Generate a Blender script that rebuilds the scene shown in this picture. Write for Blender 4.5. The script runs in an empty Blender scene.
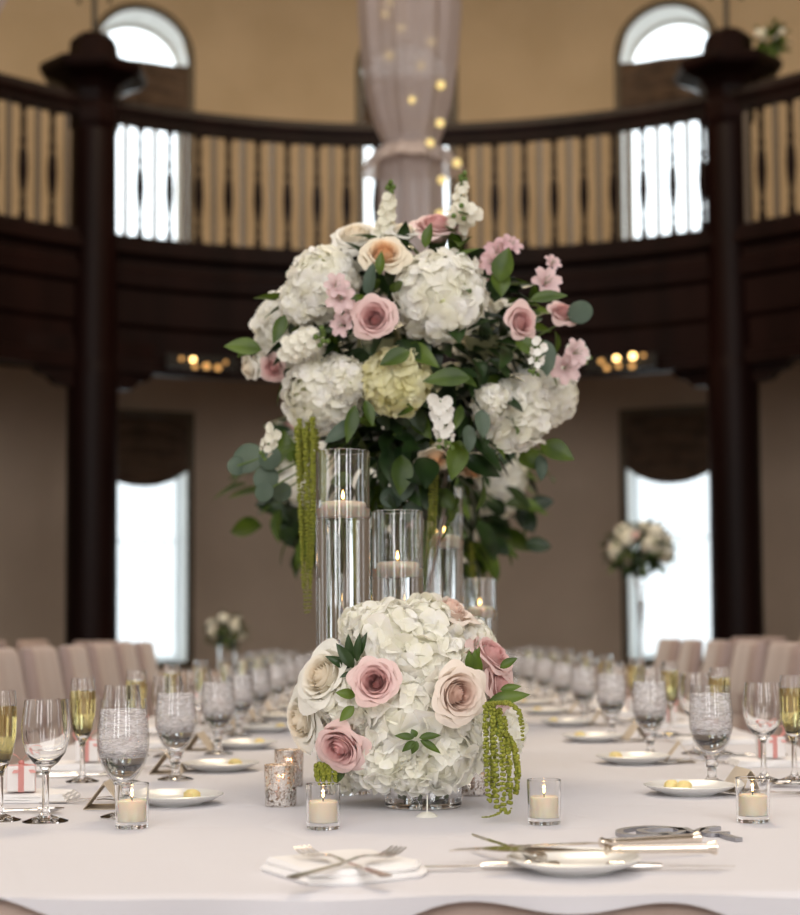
import bpy, math, random
from mathutils import Vector, Matrix
PI = math.pi
R_ = math.radians
scene = bpy.context.scene
COL = scene.collection
rng = random.Random(7)

# ------------------------------------------------------------------ camera
CAM_Z = 1.06
F = 1600.0
PITCH, ROLL = R_(3.3), R_(0.34)
AX, AY = 394.5, 538.0
RC = Matrix.Rotation(PI/2+PITCH, 3, 'X') @ Matrix.Rotation(-ROLL, 3, 'Z')
CAM = Vector((0, 0, CAM_Z))
cd = bpy.data.cameras.new('camera'); cam = bpy.data.objects.new('camera', cd); COL.objects.link(cam)
cam.matrix_world = Matrix.Translation(CAM) @ RC.to_4x4()
cd.sensor_fit = 'VERTICAL'; cd.sensor_height = 36; cd.lens = F/915*36
cd.shift_x = -(AX-400)/915; cd.shift_y = (AY-457.5)/915
cd.clip_start = .05; cd.clip_end = 200
cd.dof.use_dof = True; cd.dof.focus_distance = 2.56; cd.dof.aperture_fstop = 3.5; cd.dof.aperture_blades = 9
scene.camera = cam

def ray(px, py):
    return (RC @ Vector(((px-AX)/F, (AY-py)/F, -1)))
def P(px, py, d):
    r = ray(px, py); return CAM + r*(d/r.y)
TZ = 0.76
def T(px, py, z=TZ):
    r = ray(px, py); return CAM + r*((z-CAM_Z)/r.z)

# ------------------------------------------------------------------ materials
def mat(name, col, rough=.5, metal=0, spec=.5, trans=0, ior=1.45, sss=0, sheen=0, emit=None, estr=0, coat=0):
    m = bpy.data.materials.new(name); m.use_nodes = True
    b = m.node_tree.nodes['Principled BSDF']
    b.inputs['Base Color'].default_value = (*col, 1)
    b.inputs['Roughness'].default_value = rough
    b.inputs['Metallic'].default_value = metal
    b.inputs['Specular IOR Level'].default_value = spec
    b.inputs['Transmission Weight'].default_value = trans
    b.inputs['IOR'].default_value = ior
    b.inputs['Subsurface Weight'].default_value = sss
    b.inputs['Sheen Weight'].default_value = sheen
    b.inputs['Coat Weight'].default_value = coat
    if emit:
        b.inputs['Emission Color'].default_value = (*emit, 1); b.inputs['Emission Strength'].default_value = estr
    return m
def nodes(m):
    return m.node_tree.nodes, m.node_tree.links, m.node_tree.nodes['Principled BSDF']
def noise_col(m, c1, c2, scale, detail=3, stretch=(1,1,1), lo=.35, hi=.65, bump=0, dist=.002, coord='Object'):
    n, l, b = nodes(m)
    tc = n.new('ShaderNodeTexCoord'); mp = n.new('ShaderNodeMapping'); mp.inputs['Scale'].default_value = stretch
    nz = n.new('ShaderNodeTexNoise'); nz.inputs['Scale'].default_value = scale; nz.inputs['Detail'].default_value = detail
    l.new(tc.outputs[coord], mp.inputs['Vector']); l.new(mp.outputs[0], nz.inputs['Vector'])
    cr = n.new('ShaderNodeValToRGB'); cr.color_ramp.elements[0].position = lo; cr.color_ramp.elements[1].position = hi
    cr.color_ramp.elements[0].color = (*c1, 1); cr.color_ramp.elements[1].color = (*c2, 1)
    l.new(nz.outputs['Fac'], cr.inputs[0]); l.new(cr.outputs[0], b.inputs['Base Color'])
    if bump:
        bp = n.new('ShaderNodeBump'); bp.inputs['Strength'].default_value = bump; bp.inputs['Distance'].default_value = dist
        l.new(nz.outputs['Fac'], bp.inputs['Height']); l.new(bp.outputs[0], b.inputs['Normal'])
    return m
def add_translucent(m, fac, col=None):
    n, l, b = nodes(m)
    tr = n.new('ShaderNodeBsdfTranslucent'); mx = n.new('ShaderNodeMixShader'); mx.inputs[0].default_value = fac
    src = b.inputs['Base Color']
    if col: tr.inputs[0].default_value = (*col, 1)
    elif src.is_linked: l.new(src.links[0].from_socket, tr.inputs[0])
    else: tr.inputs[0].default_value = src.default_value
    l.new(b.outputs[0], mx.inputs[1]); l.new(tr.outputs[0], mx.inputs[2])
    l.new(mx.outputs[0], n['Material Output'].inputs['Surface'])
    return m

M = {}
M['wall'] = noise_col(mat('tan_plaster', (.56,.425,.27), .8), (.53,.40,.25), (.59,.45,.29), 1.5)
M['walllow'] = noise_col(mat('taupe_plaster', (.53,.42,.32), .8), (.50,.395,.30), (.56,.445,.34), 1.5)
M['wallrear'] = mat('cream_plaster', (.6,.52,.42), .8)
M['floor'] = noise_col(mat('brown_carpet', (.10,.06,.045), .95), (.08,.045,.035), (.14,.09,.07), 30)
M['ceil'] = mat('ceiling_paint', (.55,.5,.42), .9)
M['wood'] = noise_col(mat('mahogany', (.006,.002,.0017), .42, spec=.12), (.0045,.0013,.0011), (.009,.0028,.0023), 4, stretch=(1,1,.15))
M['slat'] = mat('grey_varnished_slat', (.085,.07,.06), .35)
M['frame'] = mat('window_frame_brown', (.10,.07,.035), .5)
M['valance'] = noise_col(mat('brown_valance', (.085,.05,.028), .7, sheen=.2), (.065,.037,.02), (.11,.066,.038), 6)
M['sheer'] = mat('sheer_white', (.8,.85,.88), .8)
M['reveal'] = mat('white_reveal', (.75,.74,.70), .7)
M['cloth'] = mat('white_linen', (.67,.655,.69), .75, sheen=.1)
M['skirt'] = noise_col(mat('taupe_cloth', (.42,.32,.27), .6, sheen=.3), (.38,.28,.23), (.46,.35,.30), 12)
M['chair'] = noise_col(mat('blush_taupe_satin', (.40,.30,.27), .5, sheen=.4), (.37,.27,.245), (.44,.335,.30), 10, stretch=(1,1,.2))
M['chairleg'] = mat('chair_leg_gold', (.35,.25,.1), .4, .6)
M['napkin'] = mat('white_napkin', (.86,.84,.83), .8)
M['china'] = mat('white_china', (.76,.75,.72), .28, coat=.15)
M['butter'] = mat('butter', (.85,.68,.30), .5, sss=.2)
M['silver'] = mat('polished_silver', (.75,.72,.68), .15, 1)
M['steel'] = mat('brushed_steel', (.42,.42,.45), .4, 1)
M['champgold'] = mat('champagne_silver', (.82,.74,.64), .14, 1)
M['glass'] = mat('clear_glass', (1,1,1), 0, trans=1, ior=1.45)
M['paneglass'] = mat('window_glass', (1,1,1), 0, trans=1, ior=1.02)
M['thin'] = mat('thin_glass', (1,1,1), 0)
n, l, b = nodes(M['thin']); tr = n.new('ShaderNodeBsdfTransparent'); tr.inputs[0].default_value = (.985,.985,.985,1)
gl = n.new('ShaderNodeBsdfGlossy'); gl.inputs['Roughness'].default_value = .02; lw_ = n.new('ShaderNodeLayerWeight'); lw_.inputs[0].default_value = .5
pw_ = n.new('ShaderNodeMath'); pw_.operation = 'POWER'; pw_.inputs[1].default_value = 5; l.new(lw_.outputs['Facing'], pw_.inputs[0])
fr_ = n.new('ShaderNodeMath'); fr_.operation = 'MULTIPLY_ADD'; fr_.inputs[1].default_value = .9; fr_.inputs[2].default_value = .04; l.new(pw_.outputs[0], fr_.inputs[0])
mx = n.new('ShaderNodeMixShader'); l.new(fr_.outputs[0], mx.inputs[0]); l.new(tr.outputs[0], mx.inputs[1]); l.new(gl.outputs[0], mx.inputs[2]); l.new(mx.outputs[0], n['Material Output'].inputs['Surface'])
M['water'] = mat('water', (.985,.995,1), 0, trans=1, ior=1.33)
M['champagne'] = mat('champagne', (.95,.86,.42), 0, trans=1, ior=1.34)
M['ice'] = mat('ice', (.90,.88,.91), .15, trans=.15, ior=1.15)
n, l, b = nodes(M['ice']); tc = n.new('ShaderNodeTexCoord'); mp = n.new('ShaderNodeMapping'); mp.inputs['Scale'].default_value = (45,45,210)
nz = n.new('ShaderNodeTexNoise'); nz.inputs['Scale'].default_value = 1; nz.inputs['Detail'].default_value = 2; nz.inputs['Distortion'].default_value = 1.6
l.new(tc.outputs['Object'], mp.inputs[0]); l.new(mp.outputs[0], nz.inputs['Vector'])
bp = n.new('ShaderNodeBump'); bp.inputs['Strength'].default_value = 1; bp.inputs['Distance'].default_value = .004
l.new(nz.outputs['Fac'], bp.inputs['Height']); l.new(bp.outputs[0], b.inputs['Normal'])
add_translucent(M['ice'], .35)
sh_ = n['Material Output'].inputs['Surface'].links[0].from_socket
tr = n.new('ShaderNodeBsdfTransparent'); mx = n.new('ShaderNodeMixShader'); mr = n.new('ShaderNodeMapRange')
mr.inputs['From Min'].default_value = .38; mr.inputs['From Max'].default_value = .62; mr.inputs['To Min'].default_value = .05; mr.inputs['To Max'].default_value = .75
l.new(nz.outputs['Fac'], mr.inputs['Value']); l.new(mr.outputs[0], mx.inputs[0]); l.new(sh_, mx.inputs[1]); l.new(tr.outputs[0], mx.inputs[2]); l.new(mx.outputs[0], n['Material Output'].inputs['Surface'])
M['wax'] = mat('ivory_wax', (.86,.76,.60), .45, sss=.6)
bb = nodes(M['wax'])[2]; bb.inputs['Subsurface Radius'].default_value = (.03,.015,.008); bb.inputs['Subsurface Scale'].default_value = .6
M['wick'] = mat('wick', (.03,.02,.015), .9)
M['flame'] = mat('flame', (0,0,0), .5, emit=(1,.55,.17), estr=15)
M['card'] = mat('kraft_card', (.62,.53,.42), .8)
M['box'] = mat('white_favour_box', (.80,.77,.76), .6)
M['ribbon'] = add_translucent(mat('pink_organza', (.85,.45,.42), .5), .45)
M['iron'] = mat('black_iron', (.012,.011,.01), .4, .5)
M['bulb'] = mat('warm_bulb', (0,0,0), .5, emit=(1,.62,.22), estr=9)
M['bulbdim'] = mat('dim_warm_bulb', (0,0,0), .5, emit=(1,.5,.15), estr=1.6)
M['fairy'] = mat('fairy_bulb', (0,0,0), .5, emit=(1,.74,.28), estr=1.3)
M['tabletop'] = mat('plywood', (.35,.25,.15), .6)
# cloth creases
n, l, b = nodes(M['cloth'])
tc = n.new('ShaderNodeTexCoord'); nz = n.new('ShaderNodeTexNoise'); nz.inputs['Scale'].default_value = 2.2; nz.inputs['Detail'].default_value = 2; nz.inputs['Distortion'].default_value = .6
l.new(tc.outputs['Object'], nz.inputs['Vector'])
vo = n.new('ShaderNodeTexVoronoi'); vo.feature = 'DISTANCE_TO_EDGE'; vo.inputs['Scale'].default_value = 2.6
l.new(tc.outputs['Object'], vo.inputs['Vector'])
mr = n.new('ShaderNodeMapRange'); mr.inputs['From Max'].default_value = .03; l.new(vo.outputs['Distance'], mr.inputs['Value'])
ad = n.new('ShaderNodeMath'); ad.operation = 'MULTIPLY_ADD'; ad.inputs[1].default_value = .10
l.new(mr.outputs[0], ad.inputs[0]); l.new(nz.outputs['Fac'], ad.inputs[2])
bp = n.new('ShaderNodeBump'); bp.inputs['Strength'].default_value = .5; bp.inputs['Distance'].default_value = .01
l.new(ad.outputs[0], bp.inputs['Height']); l.new(bp.outputs[0], b.inputs['Normal'])
# sheer: mix with transparent
def sheer(m, fac, tfac=.5):
    n, l, b = nodes(m); add_translucent(m, tfac)
    out = n['Material Output']; s = out.inputs['Surface'].links[0].from_socket
    t = n.new('ShaderNodeBsdfTransparent'); mx = n.new('ShaderNodeMixShader'); mx.inputs[0].default_value = fac
    l.new(s, mx.inputs[1]); l.new(t.outputs[0], mx.inputs[2]); l.new(mx.outputs[0], out.inputs['Surface'])
    return m
sheer(M['sheer'], .35)
M['drape'] = sheer(mat('blush_chiffon', (.54,.46,.44), .7), .14, .35)
# mercury glass: blotchy silver over glass
M['mercury'] = mat('mercury_glass', (.80,.76,.72), .22, .85)
n, l, b = nodes(M['mercury'])
tc = n.new('ShaderNodeTexCoord'); nz = n.new('ShaderNodeTexNoise'); nz.inputs['Scale'].default_value = 240; nz.inputs['Detail'].default_value = 4
l.new(tc.outputs['Object'], nz.inputs['Vector'])
cr = n.new('ShaderNodeValToRGB'); cr.color_ramp.elements[0].position = .50; cr.color_ramp.elements[1].position = .60
l.new(nz.outputs['Fac'], cr.inputs[0]); tr = n.new('ShaderNodeBsdfTransparent'); tr.inputs[0].default_value = (.85,.78,.74,1)
mx = n.new('ShaderNodeMixShader'); l.new(cr.outputs[0], mx.inputs[0]); l.new(b.outputs[0], mx.inputs[1]); l.new(tr.outputs[0], mx.inputs[2])
l.new(mx.outputs[0], n['Material Output'].inputs['Surface'])

def petal_mat(name, inner, outer, r0, r1, tl=.3):
    """petal colour runs from the heart of the bloom to its outer petals"""
    m = mat(name, outer, .55, sheen=.15); n, l, b = nodes(m)
    tc = n.new('ShaderNodeTexCoord'); ln = n.new('ShaderNodeVectorMath'); ln.operation = 'LENGTH'
    mp = n.new('ShaderNodeMapping'); mp.inputs['Scale'].default_value = (1,1,.25)
    l.new(tc.outputs['Object'], mp.inputs[0]); l.new(mp.outputs[0], ln.inputs[0])
    mr = n.new('ShaderNodeMapRange'); mr.inputs['From Min'].default_value = r0; mr.inputs['From Max'].default_value = r1
    l.new(ln.outputs['Value'], mr.inputs['Value'])
    cr = n.new('ShaderNodeValToRGB'); cr.color_ramp.elements[0].color = (*inner,1); cr.color_ramp.elements[1].color = (*outer,1)
    l.new(mr.outputs[0], cr.inputs[0]); l.new(cr.outputs[0], b.inputs['Base Color'])
    return add_translucent(m, tl)
M['rosepink'] = petal_mat('dusty_pink_petal', (.78,.46,.45), (.88,.67,.64), .15, .8)
M['rosepale'] = petal_mat('blush_petal', (.86,.64,.55), (.93,.83,.74), .1, .7)
M['rosecream'] = petal_mat('cream_petal', (.94,.84,.68), (.95,.93,.86), .1, .7)
M['rosepeach'] = petal_mat('peach_petal', (.95,.62,.34), (.92,.84,.68), .15, .7)
M['hydwhite'] = add_translucent(noise_col(mat('white_hydrangea', (.9,.9,.8), .6), (.92,.90,.77), (.97,.96,.93), 2.2, coord='Object'), .35)
M['hydgreen'] = add_translucent(noise_col(mat('lime_hydrangea', (.8,.8,.5), .6), (.76,.72,.38), (.88,.86,.62), 2.2, coord='Object'), .35)
M['hydcore'] = mat('hydrangea_core', (.55,.56,.32), .8)
M['alstro'] = petal_mat('alstroemeria_petal', (.66,.32,.38), (.90,.83,.80), .1, .6)
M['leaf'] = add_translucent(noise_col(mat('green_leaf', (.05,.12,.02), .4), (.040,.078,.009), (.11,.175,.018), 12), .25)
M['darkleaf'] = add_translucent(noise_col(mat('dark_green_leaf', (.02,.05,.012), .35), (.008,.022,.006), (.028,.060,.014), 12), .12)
M['euca'] = add_translucent(noise_col(mat('eucalyptus_leaf', (.08,.13,.10), .5), (.055,.09,.06), (.11,.155,.105), 8), .2)
M['amar'] = noise_col(mat('green_amaranthus', (.22,.24,.02), .75), (.13,.15,.012), (.30,.31,.04), 300)
M['stem'] = mat('green_stem', (.10,.16,.03), .5)

# ------------------------------------------------------------------ mesh builder
class MB:
    def __init__(s): s.v, s.f, s.m = [], [], []
    def add(s, vs, fs, mi=0, X=None):
        o = len(s.v)
        s.v += [tuple(X @ Vector(p)) if X is not None else tuple(p) for p in vs]
        s.f += [tuple(i+o for i in q) for q in fs]; s.m += [mi]*len(fs); return s
    def merge(s, other, X=None, mi=None):
        o = len(s.v)
        s.v += [tuple(X @ Vector(p)) if X is not None else p for p in other.v]
        s.f += [tuple(i+o for i in q) for q in other.f]; s.m += other.m if mi is None else [mi]*len(other.m); return s
    def grid(s, rows, mi=0, X=None, close=False):
        nr, nc = len(rows), len(rows[0]); vs = [p for r in rows for p in r]; fs = []
        for i in range(nr-1):
            for j in range(nc if close else nc-1):
                k = (j+1) % nc; fs.append((i*nc+j, i*nc+k, (i+1)*nc+k, (i+1)*nc+j))
        return s.add(vs, fs, mi, X)
    def lathe(s, prof, seg=32, mi=0, X=None, fold=None):
        vs, fs, idx = [], [], []
        pp_ = [prof[0]]                      # holding loops keep long walls crisp next to sharp turns
        for (r0, z0), (r1, z1) in zip(prof, prof[1:]):
            ln_ = math.hypot(r1-r0, z1-z0)
            if ln_ > .03 and r0 > 0 and r1 > 0:
                e_ = min(.0015, ln_*.05)/ln_
                pp_ += [(r0+(r1-r0)*e_, z0+(z1-z0)*e_), (r1-(r1-r0)*e_, z1-(z1-z0)*e_)]
            pp_.append((r1, z1))
        prof = pp_
        for (r, z) in prof:
            if r <= 1e-7: idx.append([len(vs)]); vs.append((0,0,z))
            else:
                idx.append(list(range(len(vs), len(vs)+seg)))
                for k in range(seg):
                    a = 2*PI*k/seg; rr = r*(fold(a, z) if fold else 1); vs.append((rr*math.cos(a), rr*math.sin(a), z))
        for A, B in zip(idx, idx[1:]):
            if len(A) == 1 and len(B) == 1: continue
            for k in range(seg):
                k2 = (k+1) % seg
                if len(A) == 1: fs.append((A[0], B[k2], B[k]))
                elif len(B) == 1: fs.append((A[k], A[k2], B[0]))
                else: fs.append((A[k], A[k2], B[k2], B[k]))
        return s.add(vs, fs, mi, X)
    def box(s, c, d, mi=0, X=None):
        x,y,z = c; a,b_,e = d[0]/2, d[1]/2, d[2]/2
        vs = [(x+i*a, y+j*b_, z+k*e) for i in (-1,1) for j in (-1,1) for k in (-1,1)]
        return s.add(vs, [(0,1,3,2),(4,6,7,5),(0,4,5,1),(2,3,7,6),(0,2,6,4),(1,5,7,3)], mi, X)
    def tube(s, pts, rad, seg=8, mi=0, X=None):
        pts = [Vector(p) for p in pts]; N = len(pts); rad = rad if isinstance(rad, (list,tuple)) else [rad]*N
        rows = []; up = Vector((0,0,1))
        for i, p in enumerate(pts):
            t = (pts[min(i+1,N-1)]-pts[max(i-1,0)]).normalized()
            if abs(t.dot(up)) > .98: up = Vector((1,0,0))
            a = t.cross(up).normalized(); b_ = t.cross(a).normalized(); up = a.cross(t).normalized()
            rows.append([tuple(p + (a*math.cos(2*PI*k/seg)+b_*math.sin(2*PI*k/seg))*rad[i]) for k in range(seg)])
        s.grid(rows, mi, X, close=True)
        o = len(s.v)-N*seg
        s.f.append(tuple(o+k for k in range(seg))); s.m.append(mi)
        s.f.append(tuple(o+(N-1)*seg+k for k in reversed(range(seg)))); s.m.append(mi); return s
    def blob(s, c, r, mi=0, X=None):
        if isinstance(r, (int,float)): r = (r,r,r)
        vs = [(c[0]+p[0]*r[0], c[1]+p[1]*r[1], c[2]+p[2]*r[2]) for p in ICO_V]
        return s.add(vs, ICO_F, mi, X)
    def build(s, name, mats, parent=None, smooth=True, loc=None, mods=None):
        me = bpy.data.meshes.new(name); me.from_pydata(s.v, [], s.f)
        mats = mats if isinstance(mats, (list,tuple)) else [mats]
        for m_ in mats: me.materials.append(m_)
        me.polygons.foreach_set('material_index', s.m)
        me.polygons.foreach_set('use_smooth', [smooth]*len(s.f)); me.update()
        if smooth: me.set_sharp_from_angle(angle=R_(40))
        o = bpy.data.objects.new(name, me); COL.objects.link(o)
        if parent: o.parent = parent
        if loc is not None: o.location = loc
        return o
g = (1+5**.5)/2
ICO_V = [Vector(p).normalized() for p in [(-1,g,0),(1,g,0),(-1,-g,0),(1,-g,0),(0,-1,g),(0,1,g),(0,-1,-g),(0,1,-g),(g,0,-1),(g,0,1),(-g,0,-1),(-g,0,1)]]
ICO_F = [(0,11,5),(0,5,1),(0,1,7),(0,7,10),(0,10,11),(1,5,9),(5,11,4),(11,10,2),(10,7,6),(7,1,8),(3,9,4),(3,4,2),(3,2,6),(3,6,8),(3,8,9),(4,9,5),(2,4,11),(6,2,10),(8,6,7),(9,8,1)]

def tag(o, label=None, cat=None, group=None, kind=None):
    if label: o['label'] = label
    if cat: o['category'] = cat
    if group: o['group'] = group
    if kind: o['kind'] = kind
    return o
def thing(name, loc, label, cat, group=None, rz=0):
    o = bpy.data.objects.new(name, None); COL.objects.link(o); o.empty_display_size = .05
    o.location = loc; o.rotation_euler = (0,0,rz); return tag(o, label, cat, group)
def dup(o, loc=None, rz=None, label=None, group=None, parent=None, scale=None):
    c = o.copy(); COL.objects.link(c); c.parent = parent
    if loc is not None: c.location = loc
    if rz is not None: c.rotation_euler = (0,0,rz)
    if label: c['label'] = label
    if group: c['group'] = group
    if scale: c.scale = scale
    for ch in list(o.children): dup(ch, parent=c)
    return c
def orient(loc, zdir, spin=0, scale=1):
    z = Vector(zdir).normalized(); q = Vector((0,0,1)).rotation_difference(z)
    return Matrix.Translation(loc) @ q.to_matrix().to_4x4() @ Matrix.Rotation(spin, 4, 'Z') @ Matrix.Scale(scale, 4)
ORD = ['nearest','second','third','fourth','fifth','sixth','seventh','eighth','ninth','tenth','eleventh','twelfth','thirteenth']
def ordl(k): return 'nearest' if k == 0 else ORD[k]

# ------------------------------------------------------------------ room
CX, CY, RW, RB = .12, 9.35, 7.65, 4.65
WT = .55
def arc(a, r, z): return (CX+r*math.sin(a), CY+r*math.cos(a), z)
WINS = [R_(-21), R_(0.3), R_(21.2)]
HW = .485/RW
LZ0, LZ1, UZ0, USP = .75, 3.28, 4.6, 7.11
ZTOP = 9.2
def wall_far():
    mb = MB(); angs = set()
    for w in WINS:
        for k in range(17): angs.add(w - HW + 2*HW*k/16)
    a = R_(-112)
    base = [R_(-112+2*k) for k in range(113)]
    for x in base:
        if all(abs(x-w) > HW+.004 for w in WINS): angs.add(x)
    angs = sorted(angs)
    def iv(a):
        for w in WINS:
            if abs(a-w) <= HW+1e-6:
                t = (a-w)/HW; return USP + .485*math.sqrt(max(0, 1-t*t))
        return None
    for a0, a1 in zip(angs, angs[1:]):
        mid = (a0+a1)/2
        inw = any(abs(mid-w) < HW for w in WINS)
        if not inw: segs = [((0,ZTOP),(0,ZTOP))]
        else: segs = [((0,LZ0),(0,LZ0)), ((LZ1,UZ0),(LZ1,UZ0)), ((iv(a0),ZTOP),(iv(a1),ZTOP))]
        for (p, q) in segs:
            vs = [arc(a0,RW,p[0]),arc(a1,RW,q[0]),arc(a1,RW,q[1]),arc(a0,RW,p[1]),
                  arc(a0,RW+WT,p[0]),arc(a1,RW+WT,q[0]),arc(a1,RW+WT,q[1]),arc(a0,RW+WT,p[1])]
            mb.add(vs, [(4,7,6,5)], 0)
            zc = 4.0
            if p[0] < zc < p[1]:
                mb.add([arc(a0,RW,p[0]),arc(a1,RW,q[0]),arc(a1,RW,zc),arc(a0,RW,zc)], [(0,1,2,3)], 2)
                mb.add([arc(a0,RW,zc),arc(a1,RW,zc),arc(a1,RW,q[1]),arc(a0,RW,p[1])], [(0,1,2,3)], 0)
            else: mb.add(vs, [(0,1,2,3)], 2 if p[1] < zc else 0)
            if inw: mb.add(vs, [(0,4,5,1)], 1); mb.add(vs, [(3,2,6,7)], 1)
    for w in WINS:
        for sg in (-1,1):
            a = w+sg*HW
            for z0, z1 in ((LZ0,LZ1),(UZ0,USP)):
                mb.add([arc(a,RW,z0),arc(a,RW+WT,z0),arc(a,RW+WT,z1),arc(a,RW,z1)], [(0,1,2,3)], 1)
    o = mb.build('wall_far', [M['wall'], M['reveal'], M['walllow']], smooth=False); o['kind'] = 'structure'
wall_far()
def struct(o): o['kind'] = 'structure'; return o
XW = RW
def straight_wall(name, p0, p1, openings, m, th=.25):
    """wall from p0 to p1 with (start, end, bottom, top) openings along its length"""
    d = Vector((p1[0]-p0[0], p1[1]-p0[1], 0)); Ln = d.length; a = math.atan2(d.y, d.x)
    X = Matrix.Translation((p0[0], p0[1], 0)) @ Matrix.Rotation(a, 4, 'Z'); mb = MB(); x = 0
    for (a0, a1, z0, z1) in openings:
        mb.box(((x+a0)/2, 0, ZTOP/2), (a0-x, th, ZTOP), X=X)
        mb.box(((a0+a1)/2, 0, z0/2), (a1-a0, th, z0), X=X); mb.box(((a0+a1)/2, 0, (z1+ZTOP)/2), (a1-a0, th, ZTOP-z1), X=X); x = a1
    mb.box(((x+Ln)/2, 0, ZTOP/2), (Ln-x, th, ZTOP), X=X)
    struct(mb.build(name, m, smooth=False))
op = [(1.2,2.2,.8,3.4),(4.6,5.6,.8,3.4),(8.0,9.0,.8,3.4)]
straight_wall('wall_left', (CX-XW-.1, 9.3), (CX-XW-.1, -5.0), op, M['wallrear'])
straight_wall('wall_right', (CX+XW+.1, -5.0), (CX+XW+.1, 9.3), [(14.3-b_, 14.3-a_, c_, d_) for a_, b_, c_, d_ in reversed(op)], M['wallrear'])
straight_wall('wall_rear', (CX-XW-.2, -5.0), (CX+XW+.2, -5.0), [(2.2,3.3,.8,4.2),(5.0,6.1,.8,4.2),(9.8,10.9,.8,4.2),(12.6,13.7,.8,4.2)], M['wallrear'])
struct(MB().box((0, 6.0, -.05), (18, 25, .1)).build('floor', M['floor'], smooth=False))
struct(MB().box((0, 6.0, ZTOP+.05), (18, 25, .1)).build('ceiling', M['ceil'], smooth=False))

# windows
pos_w = ['left', 'centre', 'right']
wi = 0
for lev in (0, 1):
    for i, w in enumerate(WINS):
        wi += 1
        e = bpy.data.objects.new('window_%d' % wi, None); COL.objects.link(e); struct(e)
        z0, z1 = (LZ0, LZ1) if lev == 0 else (UZ0, USP)
        fr = MB(); t = .045
        def pt(u, r, z): return arc(w+u/RW, r, z)
        ro = RW+WT-.12
        out = [(-.485, z0), (.485, z0)]
        if lev: out += [(.485*math.cos(k*PI/16), USP+.485*math.sin(k*PI/16)) for k in range(17)]
        else: out += [(.485, z1), (-.485, z1)]
        cu, cz = 0, (z0+z1)/2
        inn = []
        for (u, z) in out:
            if lev and z > USP: d = math.hypot(u, z-USP); inn.append((u*(d-t)/d, USP+(z-USP)*(d-t)/d))
            else: inn.append((u-(t if u > 0 else -t), z + (t if z < cz else (-t if not lev else 0))))
        rows = []
        for ring, r in ((out, ro-.03), (inn, ro-.03), (inn, ro+.03), (out, ro+.03), (out, ro-.03)):
            rows.append([pt(u, r, z) for u, z in ring])
        fr.grid(rows, close=True)
        if lev: fr.box((0,0,0), (.0001,.0001,.0001))
        f = fr.build('window_frame', M['reveal'], e, smooth=False)
        mb = MB()
        Xb = Matrix.Translation(arc(w, ro, 0)) @ Matrix.Rotation(-w, 4, 'Z')
        mb.box((0,0,USP if lev else (z0+z1)/2), (.9,.035,.03), X=Xb)
        mb.build('glazing_bar', M['reveal'], f, smooth=False)
        pn = MB(); pn.add([pt(u, ro, z) for u, z in inn], [tuple(range(len(inn)))])
        pn.build('pane', M['paneglass'], f, smooth=False)
        # brown trim around opening on the room side
        tr = MB(); t2 = .07; oo = []
        for (u, z) in out:
            if lev and z > USP: d = math.hypot(u, z-USP); oo.append((u*(d+t2)/d, USP+(z-USP)*(d+t2)/d))
            else: oo.append((u+(t2 if u > 0 else -t2), z + (-t2 if z < cz else (t2 if not lev else 0))))
        rows = [[pt(u, r, z) for u, z in ring] for ring, r in ((out, RW+.02), (out, RW-.03), (oo, RW-.03), (oo, RW+.02))]
        tr.grid(rows, close=True)
        tr.build('casing', M['frame'], e, smooth=False)
        # swag valance
        va = MB(); rows = []
        vz1 = z1-.0 if not lev else 7.02
        vh = .66
        for k in range(25):
            v = k/24; row = []
            for j in range(25):
                u = -1+2*j/24
                bot = .20*(1-u*u)*v
                z = vz1 - (vh*v*(.80+.0*u)) - bot - .02*abs(u)*v
                fold = .022*math.sin((v*4.2+(1-u*u)*1.0)*2*PI)*(1-abs(u)**3)
                row.append(pt(u*.48, RW-.05-fold-.03*math.sin(v*PI), z))
            rows.append(row)
        va.grid(rows); 
        vo_ = va.build('swag_valance', M['valance'])
        sm = vo_.modifiers.new('thick', 'SOLIDIFY'); sm.thickness = .012
        lv = 'upper arched' if lev else 'lower'
        tag(vo_, f'dark brown swagged fabric valance across the {pos_w[i]} {lv} window', 'curtain', 'window valances')
        if not lev:
            sh = MB(); rows = []
            for k in range(9):
                z = 2.75 - k*(2.75-.72)/8
                rows.append([pt(-.47+.94*j/48, RW+.16+.02*math.sin(j*PI/3+k*.15), z) for j in range(49)])
            sh.grid(rows); s_ = sh.build('sheer_curtain', M['sheer'])
            tag(s_, f'sheer white curtain hanging in the {pos_w[i]} lower window', 'curtain', 'sheer window curtains')

# balcony
bal = thing('balcony', (CX, CY, 0), 'curved dark mahogany balcony with turned balusters running round the far side of the hall', 'balcony')
def sweep(poly, a0=-108, a1=108, n=110, name='x', m=None, parent=bal, smooth=False):
    mb = MB(); rows = []
    for k in range(n):
        a = R_(a0 + (a1-a0)*k/(n-1)); rows.append([(r*math.sin(a), r*math.cos(a), z) for r, z in poly])
    cols = list(zip(*rows)); cols.append(cols[0]); mb.grid([list(c) for c in cols])
    return mb.build(name, m, parent, smooth)
sweep([(RB+.05,3.72),(RW+.02,3.72),(RW+.02,4.30),(RB+.05,4.30)], name='deck', m=M['wood'])
sweep([(RB+.10,3.24),(RB-.02,3.24),(RB-.02,3.36),(RB+.03,3.38),(RB+.03,3.62),(RB,3.66),(RB,3.95),(RB-.04,3.98),(RB-.05,4.10),(RB-.01,4.13),(RB-.01,4.22),(RB-.07,4.25),(RB-.07,4.32),(RB+.10,4.32)], name='fascia', m=M['wood'])
sweep([(RB-.06,5.43),(RB+.06,5.43),(RB+.07,5.48),(RB+.06,5.54),(RB-.06,5.54),(RB-.07,5.48)], name='handrail', m=M['wood'])
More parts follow.
